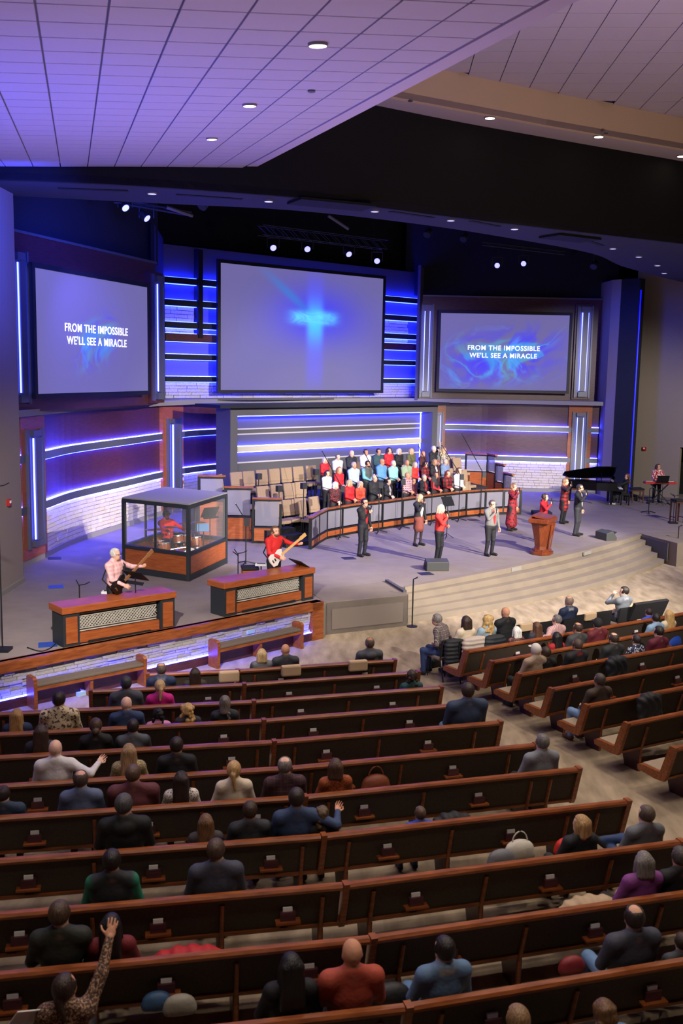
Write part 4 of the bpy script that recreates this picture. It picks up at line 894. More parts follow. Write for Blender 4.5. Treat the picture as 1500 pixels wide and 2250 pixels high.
# ------------------------------------------------------------------ low wooden pods with lattice grilles
LATT=mat('lattice_ivory','b9b3a6',.6)
def pod(x0,x1,yb0,yb1,yt,label):
    a=gp(x0,yb0,S)[:2]; b=gp(x1,yb1,S)[:2]; L=np.hypot(*(b-a)); rz=rzof(a,b); zt=onwall(x1,yt,a,b)[0][2]-S
    t=thing('musician_pod',label,'low wall',(a[0],a[1],S),rz)
    MB().box((L/2,.28,zt-.07),(L+.06,.62,.14)).ob('cap',W_POD,t,bevel=.012)
    MB().box((L/2,.30,(zt-.14)/2),(L-.1,.3,zt-.15)).ob('core',RUB,t)
    for x in (.17,L-.17):
        MB().box((x,.25,(zt-.14)/2),(.34,.5,zt-.14)).ob('end_pier',BF,t); MB().box((x,-.008,(zt-.14)/2),(.24,.02,zt-.28)).ob('pier_panel',W_POD,t)
    MB().box((L/2,.10,.13),(L-.68,.08,.2)).ob('base_rail',W_POD,t); MB().box((L/2,.05,.03),(L-1.1,.04,.05)).ob('toe_slot',BLACK,t)
    g0,g1,h0,h1=.38,L-.38,.24,zt-.18; lt=MB()
    for z in (h0+.02,h0+.07,h1-.07,h1-.02): lt.box(((g0+g1)/2,.11,z),(g1-g0,.02,.018))
    hh=h1-h0-.18; n=int((g1-g0)/.07); zc=h0+.09
    for k in range(-int(hh/.07),n):
        for s in (1,-1):
            xa=g0+k*.07; xb=xa+hh; ta=max(0,(g0-xa)/hh); tb=min(1,(g1-xa)/hh)
            if tb-ta<.04: continue
            z=lambda q: zc+hh*(q if s>0 else 1-q)
            lt.beam((xa+hh*ta,.115 if s>0 else .105,z(ta)),(xa+hh*tb,.115 if s>0 else .105,z(tb)),.012,.030,up=(0,1,0))
    lt.ob('lattice_grille',LATT,t); MB().box(((g0+g1)/2,.14,(h0+h1)/2),(g1-g0,.02,h1-h0)).ob('grille_backing',mat('grille_cloth','5e5850',.9),t)
    return t
pod(140,384,1424,1381,1299,'low wooden pod with lattice grille in front of the bass player')
pod(493,688,1356,1316,1247,'low wooden pod with lattice grille in front of the guitarist')
# ------------------------------------------------------------------ altar benches before the stage front
def bench(x0,y0,x1,y1,yt,label):
    a=gp(x0,y0,0)[:2]; b=gp(x1,y1,0)[:2]; L=np.hypot(*(b-a)); rz=rzof(a,b); zt=.47
    t=thing('altar_bench',label,'bench',(a[0],a[1],0),rz)
    MB().box((L/2,.15,.44),(L-.1,.32,.06)).ob('seat_pad',BENCHC,t,bevel=.02); MB().box((L/2,.15,.38),(L-.1,.32,.06)).ob('seat_board',W_PEW,t)
    for x in (.03,L-.03): MB().prismx([(-.02,0),(.31,0),(.31,.56),(.27,.60),(.03,.60),(-.02,.56)],x-.035,x+.035).ob('end_panel',W_PEW,t)
    MB().box((L/2,.16,.17),(.06,.28,.34)).ob('centre_support',W_PEW,t); MB().box((L/2,.28,.17),(L-.12,.03,.32)).ob('kick_panel',W_DARK,t)
    MB().box((L/2,.255,.335),(L-.2,.02,.03)).ob('led_strip',LED,t)
bench(75,1560,322,1507,0,'left wooden altar bench with blue light under its seat')
bench(477,1470,665,1425,0,'right wooden altar bench with blue light under its seat')
for x,y,z,lb,b in ((548,1391,.47,'tissue box lying on the right altar bench',0),(180,1527,.0,'tissue box on the floor under the left altar bench',0)):
    p=gp(x,y,z); t=thing('tissue_box',lb,'tissue box',(p[0],p[1],z),.9); MB().box((0,0,.04),(.23,.12,.08)).ob('carton',mat('carton_blue','9fc0dd',.7),t); MB().add([(-.04,-.02,.08),(.04,-.02,.08),(.05,.03,.13),(-.03,.02,.14),(0,.04,.08)],[(0,1,2,3),(1,4,2),(4,0,3),(4,3,2)]).ob('tissue',PAPER,t)
# ------------------------------------------------------------------ pulpit
p=gp(1192,1219,S)[:2]; t=thing('pulpit','wooden pulpit with flared top and octagonal base','pulpit',(p[0],p[1]+.2,S),FACE+math.pi+.35)
def ngon(r,n=8,sx=1,sy=1): return [(r*sx*math.cos(2*math.pi*(k+.5)/n),r*sy*math.sin(2*math.pi*(k+.5)/n)) for k in range(n)]
MB().prism(ngon(.44,8,1,.8),0,.1).ob('base',W_PULPIT,t,bevel=.02); MB().prism(ngon(.36,8,1,.8),.1,.17).ob('base_step',W_PULPIT,t)
MB().lathe([(.24,.17),(.23,.25),(.27,.5),(.36,.9),(.40,1.0)],n=8).ob('tapered_body',W_PULPIT,t)
for s in (-1,1): MB().beam((s*.12,-.235,.2),(s*.17,-.33,.95),.05,.03).ob('flute',W_PULPIT,t)
MB().box((0,0,1.06),(1.0,.62,.13)).ob('top_frame',W_PULPIT,t,bevel=.02)
MB().box((0,-.02,1.17),(.8,.52,.05),R=np.array(Matrix.Rotation(.15,3,'X'))).ob('reading_desk',W_PULPIT,t); MB().box((0,.26,1.15),(.8,.04,.06)).ob('book_ledge',W_PULPIT,t)
# ------------------------------------------------------------------ floor monitors and plates
def wedge(px,py,rz,label,side=False):
    p=gp(px,py,S); t=thing('floor_monitor',label,'speaker',(p[0],p[1],S),rz); MB().prismx([(-.2,0),(.22,0),(.22,.10),(.06,.32),(-.2,.25)],-.32,.32).ob('cabinet',mat('speaker_paint','3d3e3d',.6),t,bevel=.015)
    R=np.array([[1,0,0],[0,.588,.809],[0,-.809,.588]]); MB().box((0,.142,.212),(.56,.012,.235),R=np.array(Matrix.Rotation(-math.atan2(.22,.16),3,'X'))).ob('grille',mat('speaker_grille','2c2d2e',.7),t); MB().box((-.33,0,.12),(.02,.12,.05)).ob('handle',STEEL,t)
wedge(958,1252,.15,'black wedge monitor at the stage edge below the woman in red')
wedge(1330,1185,-1.2,'small wedge monitor beside the man in the black suit')
for x,y,lb in ((766,1227,'dark floor pocket plate left of the man in the black jacket'),(935,1261,'dark floor pocket plate in front of the wedge monitor'),(120,1227,'dark floor grille by the left wall base'),(123,1290,'small blue-lit floor plate left of the bass player'),(105,1417,'blue floor pocket plate beside the left pod'),(1040,1143,'dark floor plate near the right choir railing')):
    p=gp(x,y,S); o=MB().box((0,0,.006),(.36,.36,.012),.3).ob('floor_pocket',mat('floor_plate','24242b',.5) if 'blue' not in lb else mat('floor_plate_blue','27498f',.5)); o.location=(p[0],p[1],S); tag(o,lb,'floor plate')
# ------------------------------------------------------------------ choir microphones on boom stands
for k,(x,y,yt,bm) in enumerate(((747,1183,1080,(-.6,.5,1.0)),(831,1171,1075,(-.5,.7,.9)),(881,1162,1070,(-.35,.55,.9)),(947,1152,1066,(-.45,.6,.95)),(1007,1145,1060,(-.6,.45,.95)),(1055,1134,1052,(-.7,.7,1.3)))):
    p=gp(x,y,S); mic_stand(p,'tall black boom microphone stand before the choir railing, %s from left'%on[k],1.75,bm)
mic_stand(gp(905,1377,0),'slim black microphone stand on the carpet at the left end of the steps',1.2,None,0,True,False)
mic_stand(gp(1486,1233,0),'slim black microphone stand on the carpet at the right end of the steps',1.2,None,0,True,False)
mic_stand(gp(787,1185+40,S)+A3(-3.2,-1.4,0),'boom microphone stand beside the guitarist',1.25,(-.25,.2,.35))
# ------------------------------------------------------------------ band furniture
def stool(p,label,rz=0.,h=.62,w=.42,wm=None):
    wm=wm or W_STOOL
    t=thing('stool',label,'stool',(p[0],p[1],S),rz); MB().box((0,0,h),(w,w,.07)).ob('seat',BLACKC,t,bevel=.02); MB().box((0,0,h-.07),(w*.95,w*.95,.06)).ob('apron',wm,t)
    for x in(-1,1):
        for y in(-1,1): MB().box((x*w*.42,y*w*.42,(h-.1)/2),(.045,.045,h-.1)).ob('leg',wm,t)
    for x in(-1,1): MB().box((x*w*.42,0,.2),(.03,w*.8,.03)).ob('stretcher',wm,t)
def pole_rig(p,label,h=1.0,arms=3):
    t=thing('percussion_stand',label,'stand',(p[0],p[1],S)); MB().cyl((0,0,.02),(0,0,h),.013).ob('pole',STEEL,t); MB().box((0,0,.03),(.3,.3,.05)).ob('base',STEEL,t)
    for k in range(arms): a=k*2.1; MB().tube([(0,0,h-.03*k),(.12*math.cos(a),.12*math.sin(a),h+.02),(.22*math.cos(a),.2*math.sin(a),h+.07)],.012,6).ob('arm',STEEL,t)
gpos=gp(602,1153,S+1.78)[:2]; bpos=gp(250,1204,S+1.74)[:2]
stool(gpos+np.array([-.62,.5]),'black topped wooden stool behind the guitarist',.2,wm=W_POD); stool(bpos+np.array([-.52,.25]),'black topped wooden stool left of the bass player',.2,.55)
pole_rig(gpos+np.array([-.9,.35]),'black guitar stand with forked arms left of the guitarist'); pole_rig(bpos+np.array([-.72,-.05]),'black guitar stand with a forked top left of the bass player',.95,2)
for p_,lb in ((gpos+np.array([-.33,.3]),'small white-topped pedal stand behind the guitarist'),(bpos+np.array([-.18,.25]),'small chrome mixer on a stand behind the bass player')):
    t=thing('personal_mixer',lb,'mixer',(p_[0],p_[1],S)); MB().cyl((0,0,0),(0,0,.72),.015).ob('pole',STEEL,t); MB().lathe([(.14,0),(.14,.02),(.001,.03)],n=14).ob('base',STEEL,t); MB().box((0,0,.74),(.28,.16,.05)).ob('console',PAPER,t); MB().box((0,0,.77),(.2,.03,.02)).ob('fader_strip',RUB,t)
music_stand(bpos+np.array([.45,-.05]),-.5,'music stand with white sheets in front of the bass player',1.18,True,.9)
music_stand(gpos+np.array([.62,.0]),-.9,'black tilted music stand right of the guitarist',.85,False,1.0)
music_stand(gp(985,1190,S)+A3(0,.6,0),FACE,'black music stand behind the blonde woman in red',1.25,False,.5)
# ------------------------------------------------------------------ grand piano
pp=gp(1318,1108,S)[:2]; t=thing('grand_piano','black grand piano with its lid raised','piano',(pp[0]-.3,pp[1]+.2,S),math.radians(-8)); LAC=mat('piano_lacquer','0c0c10',.15)
out=[(-1.2,.3),(-1.25,.75),(-.95,1.05),(-.3,1.1),(.35,1.0),(.9,.95),(.95,-.5),(.6,-.55),(.1,-.5),(-.5,-.15)]
MB().prism(out,.62,.95).ob('case',LAC,t); MB().box((1.1,.2,.66),(.35,1.45,.1)).ob('key_bed',LAC,t); MB().box((1.12,.2,.72),(.16,1.25,.03)).ob('white_keys',PAPER,t)
R=np.array(Matrix.Rotation(-.30,3,'X')); P=np.array([[x,y-1.08,0] for x,y in out]); P=np.vstack([P,P+A3(0,0,.03)])@np.array(Matrix.Rotation(-.42,3,'X')).T+A3(0,1.08,.97); n=len(out)
MB().add(P,[tuple(range(n))[::-1],tuple(range(n,2*n))]+[(i,(i+1)%n,n+(i+1)%n,n+i) for i in range(n)]).ob('lid',LAC,t); MB().beam((.3,-.4,.95),(.35,.2,1.32),.03).ob('lid_prop',LAC,t)
for x,y in((.75,-.35),(.75,.8),(-.9,.6)): MB().tube([(x,y,.62),(x,y,.1),(x,y,.03)],[.07,.05,.04],10).ob('leg',LAC,t)
MB().box((.8,.2,.3),(.06,.3,.6)).ob('pedal_lyre',LAC,t); MB().box((.86,.2,1.06),(.03,.8,.25),R=np.array(Matrix.Rotation(.25,3,'Y'))).ob('music_desk',LAC,t)
pb=np.array([pp[0]+1.05,pp[1]+.15]); t=thing('piano_bench','black piano bench under the pianist','bench',(pb[0],pb[1],S),math.radians(-8)); MB().box((0,0,.46),(.4,.75,.09)).ob('seat',BLACKC,t,bevel=.02)
for x in(-.16,.16):
    for y in(-.32,.32): MB().box((x,y,.21),(.05,.05,.42)).ob('leg',LAC,t)
# keyboard
kp=gp(1443,1106,S)[:2]; t=thing('stage_keyboard','red stage keyboard on a black cross stand','keyboard',(kp[0],kp[1]-.2,S),.0); KR=mat('keyboard_red','b4261f',.4)
MB().box((0,0,.93),(1.35,.33,.1)).ob('case',KR,t,bevel=.01); MB().box((0,.06,.985),(1.2,.15,.02)).ob('white_keys',PAPER,t)
for k in range(24): MB().box((-.57+k*.05,.09,1.0),(.022,.09,.02)).ob('black_key',RUB,t)
for s in(-1,1): MB().beam((s*.45,-.05,.02),(-s*.4,.05,.88),.05,.04).ob('cross_leg',STEEL,t); MB().box((s*.45,0,.02),(.06,.45,.04)).ob('foot',STEEL,t)
music_stand(kp+np.array([.02,-.55]),math.pi*0,'black music stand in front of the keyboard player',1.12,False,.5)
stool(kp+np.array([-.85,.25]),'dark bench left of the red keyboard',0,.6,.55)
mic_stand(gp(1424,1128,S),'thin black stand at the right of the red keyboard',1.0,None)
p_=gp(1400,1095,S); o=MB().box((0,0,.12),(1.0,.6,.24)).ob('amplifier_case',RUB); o.location=(p_[0]-.75,p_[1]-.6,S); tag(o,'low black case behind the piano by the blue wall edge','case')
stool(gp(1488,1148,S)+A3(0,.1,0),'tall wooden stool at the right edge of the stage',.3,.85,.42); pole_rig(gp(1478,1150,S),'black stand with small forks at the right edge of the stage',1.05,3)
pole_rig(gp(6,1430,S)+A3(0,0,0),'tall black stand cropped at the left edge of the stage',3.2,2)
# cables
for pts,lb in (([(1190,1098),(1230,1102),(1270,1100),(1300,1106)],'black cable trailing behind the pulpit'),([(60,1424),(90,1432),(118,1420),(140,1390)],'thin black cable by the left pod'),([(1400,1094),(1425,1101),(1450,1097),(1480,1103)],'black cables on the floor under the keyboard')):
    o=MB().tube(smooth([gp(x,y,S)+A3(0,0,.012) for x,y in pts],5),.012,6).ob('floor_cable',RUB); tag(o,lb,'cable')
# ------------------------------------------------------------------ guitars and hand microphones
def guitar(t_person,label,body,neckc,bass=False):
    t=thing('electric_guitar' if not bass else 'bass_guitar',label,'guitar',t_person.location,t_person.rotation_euler[2]); t.scale=t_person.scale
    c=A3(.10,.20,1.02); d=A3(-.80,.12,.52); d/=np.linalg.norm(d); n=A3(.1,1,.0); n-=n@d*d; n/=np.linalg.norm(n); u=np.cross(n,d)
    out=[(-.22,.02),(-.2,.13),(-.1,.165),(.02,.12),(.12,.15),(.2,.11),(.16,.03),(.19,-.06),(.1,-.13),(0,-.11),(-.1,-.165),(-.2,-.13)]
    v=[c+d*a+u*b+n*h for h in(-.02,.025) for a,b in out]; k=len(out)
    b_=MB().add(v,[tuple(range(k))[::-1],tuple(range(k,2*k))]+[(i,(i+1)%k,k+(i+1)%k,k+i) for i in range(k)]).ob('guitar_body',body,t,bevel=.008)
    L=.62 if not bass else .78; MB().beam(c+d*.12+n*.03,c+d*(.12+L)+n*.03,.055,.025,up=n).ob('neck',neckc,t); MB().beam(c+d*(.12+L)+n*.03,c+d*(.30+L)+n*.03,.09,.022,up=n).ob('headstock',neckc,t)
    for a in(-.08,.03): MB().beam(c+d*a-u*.035+n*.03,c+d*a+u*.035+n*.03,.03,.012,up=n).ob('pickup',RUB,t)
    MB().beam(c-d*.15-u*.04+n*.03,c-d*.15+u*.04+n*.03,.03,.015,up=n).ob('bridge',CHROME,t)
    MB().tube([c+d*.15+u*.1,A3(-.19,.12,1.38),A3(-.13,.0,1.5),A3(.0,-.14,1.42),A3(.18,-.15,1.1),c-d*.2],.015,6).ob('strap',BLACKC,t)
def handmic(P,local,dirn,label):
    t=thing('hand_microphone',label,'microphone',P.location,P.rotation_euler[2]); t.scale=P.scale; a=A3(*local); d=A3(*dirn); d/=np.linalg.norm(d)
    MB().cyl(a-d*.08,a+d*.10,.013,.019).ob('handle',RUB,t); MB().lathe([(.001,-.03),(.02,-.02),(.027,0),(.02,.02),(.001,.028)],a+d*.12,12).ob('grille',STEEL,t,smooth=True)
# ================================================================== people on the stage
ST=[]
def sp(x,y,label,h=1.72,face=AX,**k):
    p=gp(x,y,S)[:2]; a=dict(vox=.0145,hv=.0065); a.update(k); return make_person(label,(p[0],p[1],S+.002),facing(*face),sc=h/1.75,**a)
MOUTH=(.04,.21,1.50)
q=sp(796,1222,'man in black jacket over a red shirt, hand on chest',1.74,top='17171b',legs='1b1b22',shirt='b0141c',hair='short',hairc='2a1f1a',glasses=True,hr=(.0,.22,1.33),hkr='grip',face=(.75,-.66),yaw=-.1); handmic(q,(.0,.25,1.42),(-.1,.2,1),'black microphone held to the chest of the man in black jacket')
q=sp(918,1199,'woman in black blazer and patterned skirt, singing into a microphone',1.66,top='16161a',legs='2a1d20',skirt='7a3a30',shirt='d8d0c8',hair='bob',hairc='b99a72',fem=True,hr=(.05,.24,1.44),hkr='grip',legw=.75,face=(.6,-.8)); handmic(q,(.05,.28,1.52),(-.3,-.5,1),'black microphone of the woman in black blazer')
q=sp(963,1236,'blonde woman in bright red sweater with black boots',1.70,top='d8322c',legs='15151a',hair='long',hairc='d9c7a4',fem=True,hr=(.08,.26,1.40),hkr='grip',hl=(-.02,.22,1.12),face=(.85,-.5),legw=.95); handmic(q,(.07,.30,1.48),(-.3,-.4,1),'black microphone of the blonde woman in red sweater')
q=sp(1075,1221,'man in light grey shirt jacket and red shirt holding a microphone',1.70,top='6e6d6a',legs='17171c',shirt='a81e24',hair='short',hairc='5a4a40',glasses=True,hr=(.12,.27,1.38),hkr='grip',fat=.45,face=(.6,-.8)); handmic(q,(.10,.31,1.46),(-.4,-.4,1),'black microphone of the man in grey jacket')
q=sp(1122,1166,'woman in long red and black floral dress with wavy hair',1.68,top='8e1620',legs='15151a',skirt='8e1620',extra='long',pattern=('floral','16141a',None),hair='curlylong',hairc='7d5a3c',fem=True,hr=(.10,.27,1.42),hkr='grip',face=(.8,-.6)); handmic(q,(.09,.31,1.50),(-.4,-.4,1),'black microphone of the woman in floral dress')
q=sp(1190,1192,'curly-haired woman in red sweater standing behind the pulpit',1.62,top='a8141e',legs='17171b',hair='curly',hairc='3b271c',fem=True,hr=(.10,.28,1.40),hkr='grip',face=(.85,-.5)); handmic(q,(.09,.32,1.48),(-.4,-.4,1),'black microphone of the curly-haired woman behind the pulpit')
q=sp(1236,1150,'woman in red and black checked dress with long curls',1.68,top='b3201f',legs='17171b',skirt='b3201f',extra='dress',sleeve='1a181b',pattern=('check','17151a'),hair='curlylong',hairc='8a6a48',fem=True,hr=(.08,.26,1.46),hkr='grip',face=(.8,-.6)); handmic(q,(.07,.30,1.54),(-.4,-.4,1),'black microphone of the woman in checked dress')
q=sp(1266,1177,'bearded man in black suit and white shirt holding a microphone',1.78,top='1a1a1f',legs='2c2d33',shirt='d9d6d4',hair='short',hairc='3c332c',beard='6a5a4c',glasses=True,hr=(.13,.27,1.40),hkr='grip',face=(.85,-.5)); handmic(q,(.12,.31,1.48),(-.5,-.4,.8),'black microphone of the man in black suit')
make_person('seated pianist in black with wavy brown hair',(pb[0],pb[1],S-.04),math.radians(82),'sit',top='16161a',legs='17171b',shoes='d8cfc4',hair='curlylong',hairc='6b4a30',fem=True,hl=(-.2,.5,.80),hr=(.2,.5,.80),vox=.0145,hv=.0065,yaw=.5)
make_person('keyboard player in red and white floral blouse',(kp[0]+.03,kp[1]+.28,S),math.pi,top='c02a30',legs='15151a',pattern=('floral','e8dcd8','7a1a22'),hair='bob',hairc='5a3422',fem=True,hl=(-.25,.38,1.05),hr=(.25,.38,1.05),vox=.0145,hv=.0065,sc=.97,yaw=.5)
q=make_person('bearded guitarist in red sweater playing a white guitar',(gpos[0],gpos[1],S+.002),facing(.75,-.66),top='c8201f',legs='16161a',hair='short',hairc='6b4a34',beard='7a5038',hr=(.12,.30,1.05),hl=(-.42,.36,1.30),hkr='relax',hkl='grip',vox=.0145,hv=.0065,sc=1.0,fat=.25,yaw=-.2); guitar(q,'white electric guitar with maple neck worn by the guitarist',mat('guitar_white','ddd9d2',.3),mat('maple','d6a868',.4))
q=make_person('grey-haired bass player in pink shirt and glasses',(bpos[0],bpos[1],S+.002),facing(.92,-.38),top='e2a3a0',legs='15151a',hair='short',hairc='c9c4be',glasses=True,hr=(.12,.30,1.02),hl=(-.40,.36,1.32),hkr='relax',hkl='grip',vox=.0145,hv=.0065,sc=.99,fat=.2,pattern=('plaid','eec4c0')); guitar(q,'black bass guitar with long neck worn by the bass player',mat('guitar_black','111114',.25),mat('rosewood','9a6a40',.4),True)
q=make_person('drummer in red shirt and dark hat behind the drum kit',(dc[0]-.24,dc[1]+.26,DZ+.02),FACE,'sit',top='c81c1c',legs='17171b',hair='cap',hairc='17171c',hl=(-.3,.42,.84),hr=(.25,.45,.86),hkl='grip',hkr='grip',vox=.0145,hv=.0065,nod=-.1,beard='33241c')
for s,lb in ((-1,'left'),(1,'right')):
    t=thing('drum_stick','wooden drumstick in the drummer\'s %s hand'%lb,'drumstick',q.location,FACE); MB().tube([(s*.28,.45,.86),(s*.2,.84,.90)],[.009,.006],6).ob('stick',mat('maple'),t)
# ================================================================== choir
CH_=[ # crop px, row, top, hair, hair colour, female, extras, label
(110,210,2,'b3141f','bob','c9c0b4',1,{},'choir woman in red sweater at the left end of the top row'),
(203,180,2,'b9bcc2','short','6a625c',0,{},'choir man in pale grey sweater, second in the top row'),
(303,152,2,'1c1f2c','bald','b8b0a8',0,{},'bald choir man in dark navy sweater in the top row'),
(407,145,2,'e6e3e6','short','3a2a20',0,{},'choir man in white sweater in the top row'),
(500,140,2,'27474f','short','2a211c',0,{},'choir man in dark teal shirt in the top row'),
(577,132,2,'c11f28','long','3a241a',1,{},'dark-haired choir woman in red cardigan in the top row'),
(652,138,2,'19181c','bob','d8d2c6',1,{},'blonde choir woman in black in the top row'),
(742,137,2,'5a5a34','bob','c7a878',1,{},'blonde choir woman in olive cardigan in the top row'),
(826,160,2,'4a1c20','bob','b07a54',1,{},'auburn choir woman in dark maroon in the top row'),
(905,120,2,'1a1a1d','short','cfc6bc',1,dict(hl=(-.12,.14,1.60),hkl='open'),'choir woman in black touching her head, top row'),
(980,130,2,'a09078','bob','b89468',1,dict(hr=(.42,.12,1.98),hkr='open',pattern=('floral','4a4438','d8ccb8')),'choir woman in patterned blouse raising one arm'),
(125,300,1,'ece8ea','long','2c1e18',1,{},'dark-haired choir woman in white sweater, middle row left end'),
(213,275,1,'b81a22','bob','a8744c',1,{},'choir woman in red top behind the white-haired lady'),
(320,240,1,'a8bfe0','short','b8aca0',0,{},'choir man in light blue shirt in the middle row'),
(422,230,1,'6fb4bc','short','2a1c14',0,dict(vest='4a4c4a',beard='2a1c14'),'bearded choir man in teal shirt and grey vest'),
(524,215,1,'5b8fc0','bald','c0a898',0,dict(glasses=True),'bald choir man in blue jacket and glasses, middle row'),
(610,228,1,'8cc4c0','short','cfc8c0',0,{},'choir man in pale teal pullover in the middle row'),
(708,222,1,'8fa382','bald','c8a898',0,{},'bald choir man in sage green shirt'),
(768,235,1,'c83028','bob','a89888',1,{},'choir woman in long orange-red dress in the middle row'),
(845,232,1,'a81c20','long','2a1a14',1,dict(pattern=('check','1a1618')),'dark-haired choir woman in red checked shirt, middle row'),
(912,215,1,'1d1b1f','bob','8a6a4c',1,dict(shirt='c8b8b0'),'choir woman in black with a patterned scarf'),
(990,215,1,'5a7090','short','b8aea4',1,dict(pattern=('fleck','8aa0c0')),'choir woman in speckled denim blue shirt'),
(185,385,0,'1b1718','bob','e8e4e0',1,dict(pattern=('dots','8a1a22')),'white-haired choir lady in black top with red flowers'),
(290,368,0,'b3151c','bob','c4a684',1,{},'choir woman in red turtleneck in the front row'),
(370,380,0,'cc4a30','long','c8b8a4',1,{},'choir woman in orange lace top in the front row'),
(472,330,0,'18181c','short','b8a898',0,{},'choir man in black sweater in the front row'),
(573,358,0,'18181d','short','2c221d',1,dict(shirt='b8a8a4'),'choir woman in black cardigan over a patterned blouse'),
(710,315,0,'8a3a48','bald','b89888',0,dict(pattern=('plaid','d8c8cc','3a2a3c')),'choir man in red and white plaid shirt in the front row'),
(755,355,0,'4a1020','long','5a3a28',1,dict(glasses=True),'young choir girl in maroon top with glasses'),
(835,330,0,'1a181b','short','a8a098',1,dict(shirt='a81c20'),'choir woman in black with a red plaid scarf'),
(918,310,0,'b8202a','bob','4a3426',1,dict(vest='26201f'),'choir woman in red sleeves and black vest'),
(1008,300,0,'a8201f','long','7a3a28',1,dict(pattern=('check','1c1618')),'choir woman in red buffalo plaid at the front right'),
(1090,280,0,'e4dcdf','bob','6a4a38',1,dict(glasses=True),'choir woman in white jacket at the right end of the front row')]
crow=[ext(offset(RB,-d)) for d in (.55,1.5,2.45)]
for x,y,r,top,hr_,hc,fem,ex,lb in CH_:
    px,py=680+x/3.333,950+y/3.333; p=rowhit(px,py,crow[r]); rr_=ray(px,py); zh=H+rr_[2]*p[1]/rr_[1]; hh=(zh-TZ[r])/1.63; 
    k=dict(hl=(-.03,.24,1.02),hr=(.05,.24,1.04)); k.update(ex)
    make_person(lb,(p[0],p[1],TZ[r]),FACE+random.uniform(-.12,.12),top=top,legs='1c1c22',hair=hr_,hairc=hc,fem=bool(fem),sc=min(1.04,max(.84,hh)),vox=.022,hv=.010,skin=random.choice('lmp'),fat=random.uniform(0,.3),group='choir singers in the loft',**k)
# ================================================================== pews
RZ=.92
def pew(P,ang,L,label,posts,holders,lend=True,rend=True,group=None):
    t=thing('pew',label,'pew',(P[0],P[1],0),ang,group)
    bp=[(.17,.40),(.135,.40),(-.015,.88),(.02,.88)]
    MB().prismx(bp,0.02,L-.02).ob('back_panel',PEWBACK,t)
    MB().prismx([(-.045,.865),(.045,.865),(.05,.895),(.03,.92),(-.03,.92),(-.05,.895)],0,L).ob('top_rail',W_PEW,t)
    MB().prismx([(.185,.375),(.115,.375),(.105,.415),(.18,.415)],0,L).ob('bottom_rail',W_PEW,t)
    MB().box((L/2,.40,.43),(L-.06,.46,.07)).ob('seat_cushion',CUSHION,t,bevel=.02); MB().box((L/2,.40,.38),(L-.04,.48,.035)).ob('seat_board',W_PEW,t)
    ep=[(-.06,.93),(.05,.93),(.075,.88),(.215,.47),(.62,.455),(.66,.43),(.65,.36),(.30,.335),(.13,.35),(.09,.42)]
    if lend: MB().prismx(ep,-.045,.02).ob('end_panel',W_PEW,t)
    if rend: MB().prismx(ep,L-.02,L+.045).ob('end_panel',W_PEW,t)
    pm=None
    for x in posts:
        MB().tube([(x,.005,.79),(x,.10,.44),(x,.13,.34),(x,.14,.0)],.024,8).ob('back_post',W_PEW,t); MB().prismx([(.12,.36),(.55,.36),(.42,.0),(.13,.0)],x-.03,x+.03).ob('pedestal',W_DARK,t)
    for x in holders:
        h=MB().box((x,.005,.60),(.16,.05,.11)).ob('card_rack',W_DARK,t); MB().box((x,-.01,.55),(.26,.10,.022)).ob('cup_shelf',W_PEW,h); MB().box((x,.015,.66),(.10,.022,.075)).ob('cards',PAPER,h)
    return t
ORD=['first','second','third','fourth','fifth','sixth','seventh','eighth','ninth','tenth','eleventh','twelfth']
CA,LA=math.radians(16.0),math.radians(11.6)
BRK=[(524,1471),(538,1501),(559,1538.5),(581,1580),(604,1626.5),(638,1684),(672,1747.5),(713,1833),(762,1940),(822,2057),(900,2207)]
REND=[868,920,970,1036,1100,1178,1272,1380,1497,1640,1800]
BP=[gp(x,y,RZ)[:2] for x,y in BRK]; BP.append(BP[-1]+(BP[-1]-BP[-2])*1.02)
ROWS={}     # block,row -> (origin, angle)
for k,B in enumerate(BP):
    dC=np.array([math.cos(CA),math.sin(CA)]); dL=np.array([math.cos(LA),math.sin(LA)])
    if k<11:
        x=REND[k]; 
        # right end: where the rail meets the column of pixels x
        r=ray(x,1700); kk=r[0]/r[1]
        for _ in range(3):
            s=(kk*B[1]-B[0])/(dC[0]-kk*dC[1]); e=B+dC*s; yy=None
            # refine with the true pixel row
            v=np.array([e[0],e[1],RZ-H]); w_=v@_fw; yy=1125-F*(v@CU)/w_; r=ray(x,yy); kk=r[0]/r[1]
        Lc=s
    else: Lc=5.0
    ps=[.3]+[q for q in (1.6,3.15,4.75) if q<Lc-.7]+[Lc-.42]; hs=[q for q in (.78,2.38,3.95) if q<Lc-.4]
    pew(B,CA,Lc-.02,'long wooden pew, %s row from the stage, middle section'%ORD[k],ps,hs,True,True)
    Ll={0:1.58,1:2.55}.get(k,[0,0,4.6,4.6,4.5,4.4,4.2,4.1,4.0,4.0,4.0,4.2][k])
    O=B-dL*(Ll+.005)
    pew(O,LA,Ll-.045,'long wooden pew, %s row from the stage, left section'%ORD[k],[Ll-q for q in (1.3,2.6,3.9) if q<Ll-.1]+[.25,Ll-.25],[Ll-q for q in (.62,1.95,3.3) if q<Ll-.3],True,False)
    ROWS['C',k+1]=(B,CA); ROWS['L',k+1]=(B,LA)
RP=[((1025,1429),(1500,1346)),((1081,1452),(1500,1376)),((1141,1480),(1500,1418)),((1212,1512),(1500,1459)),((1290,1548),(1500,1508)),((1378,1588),(1500,1563)),((1482,1642),(1560,1626))]
RA=math.radians(31)
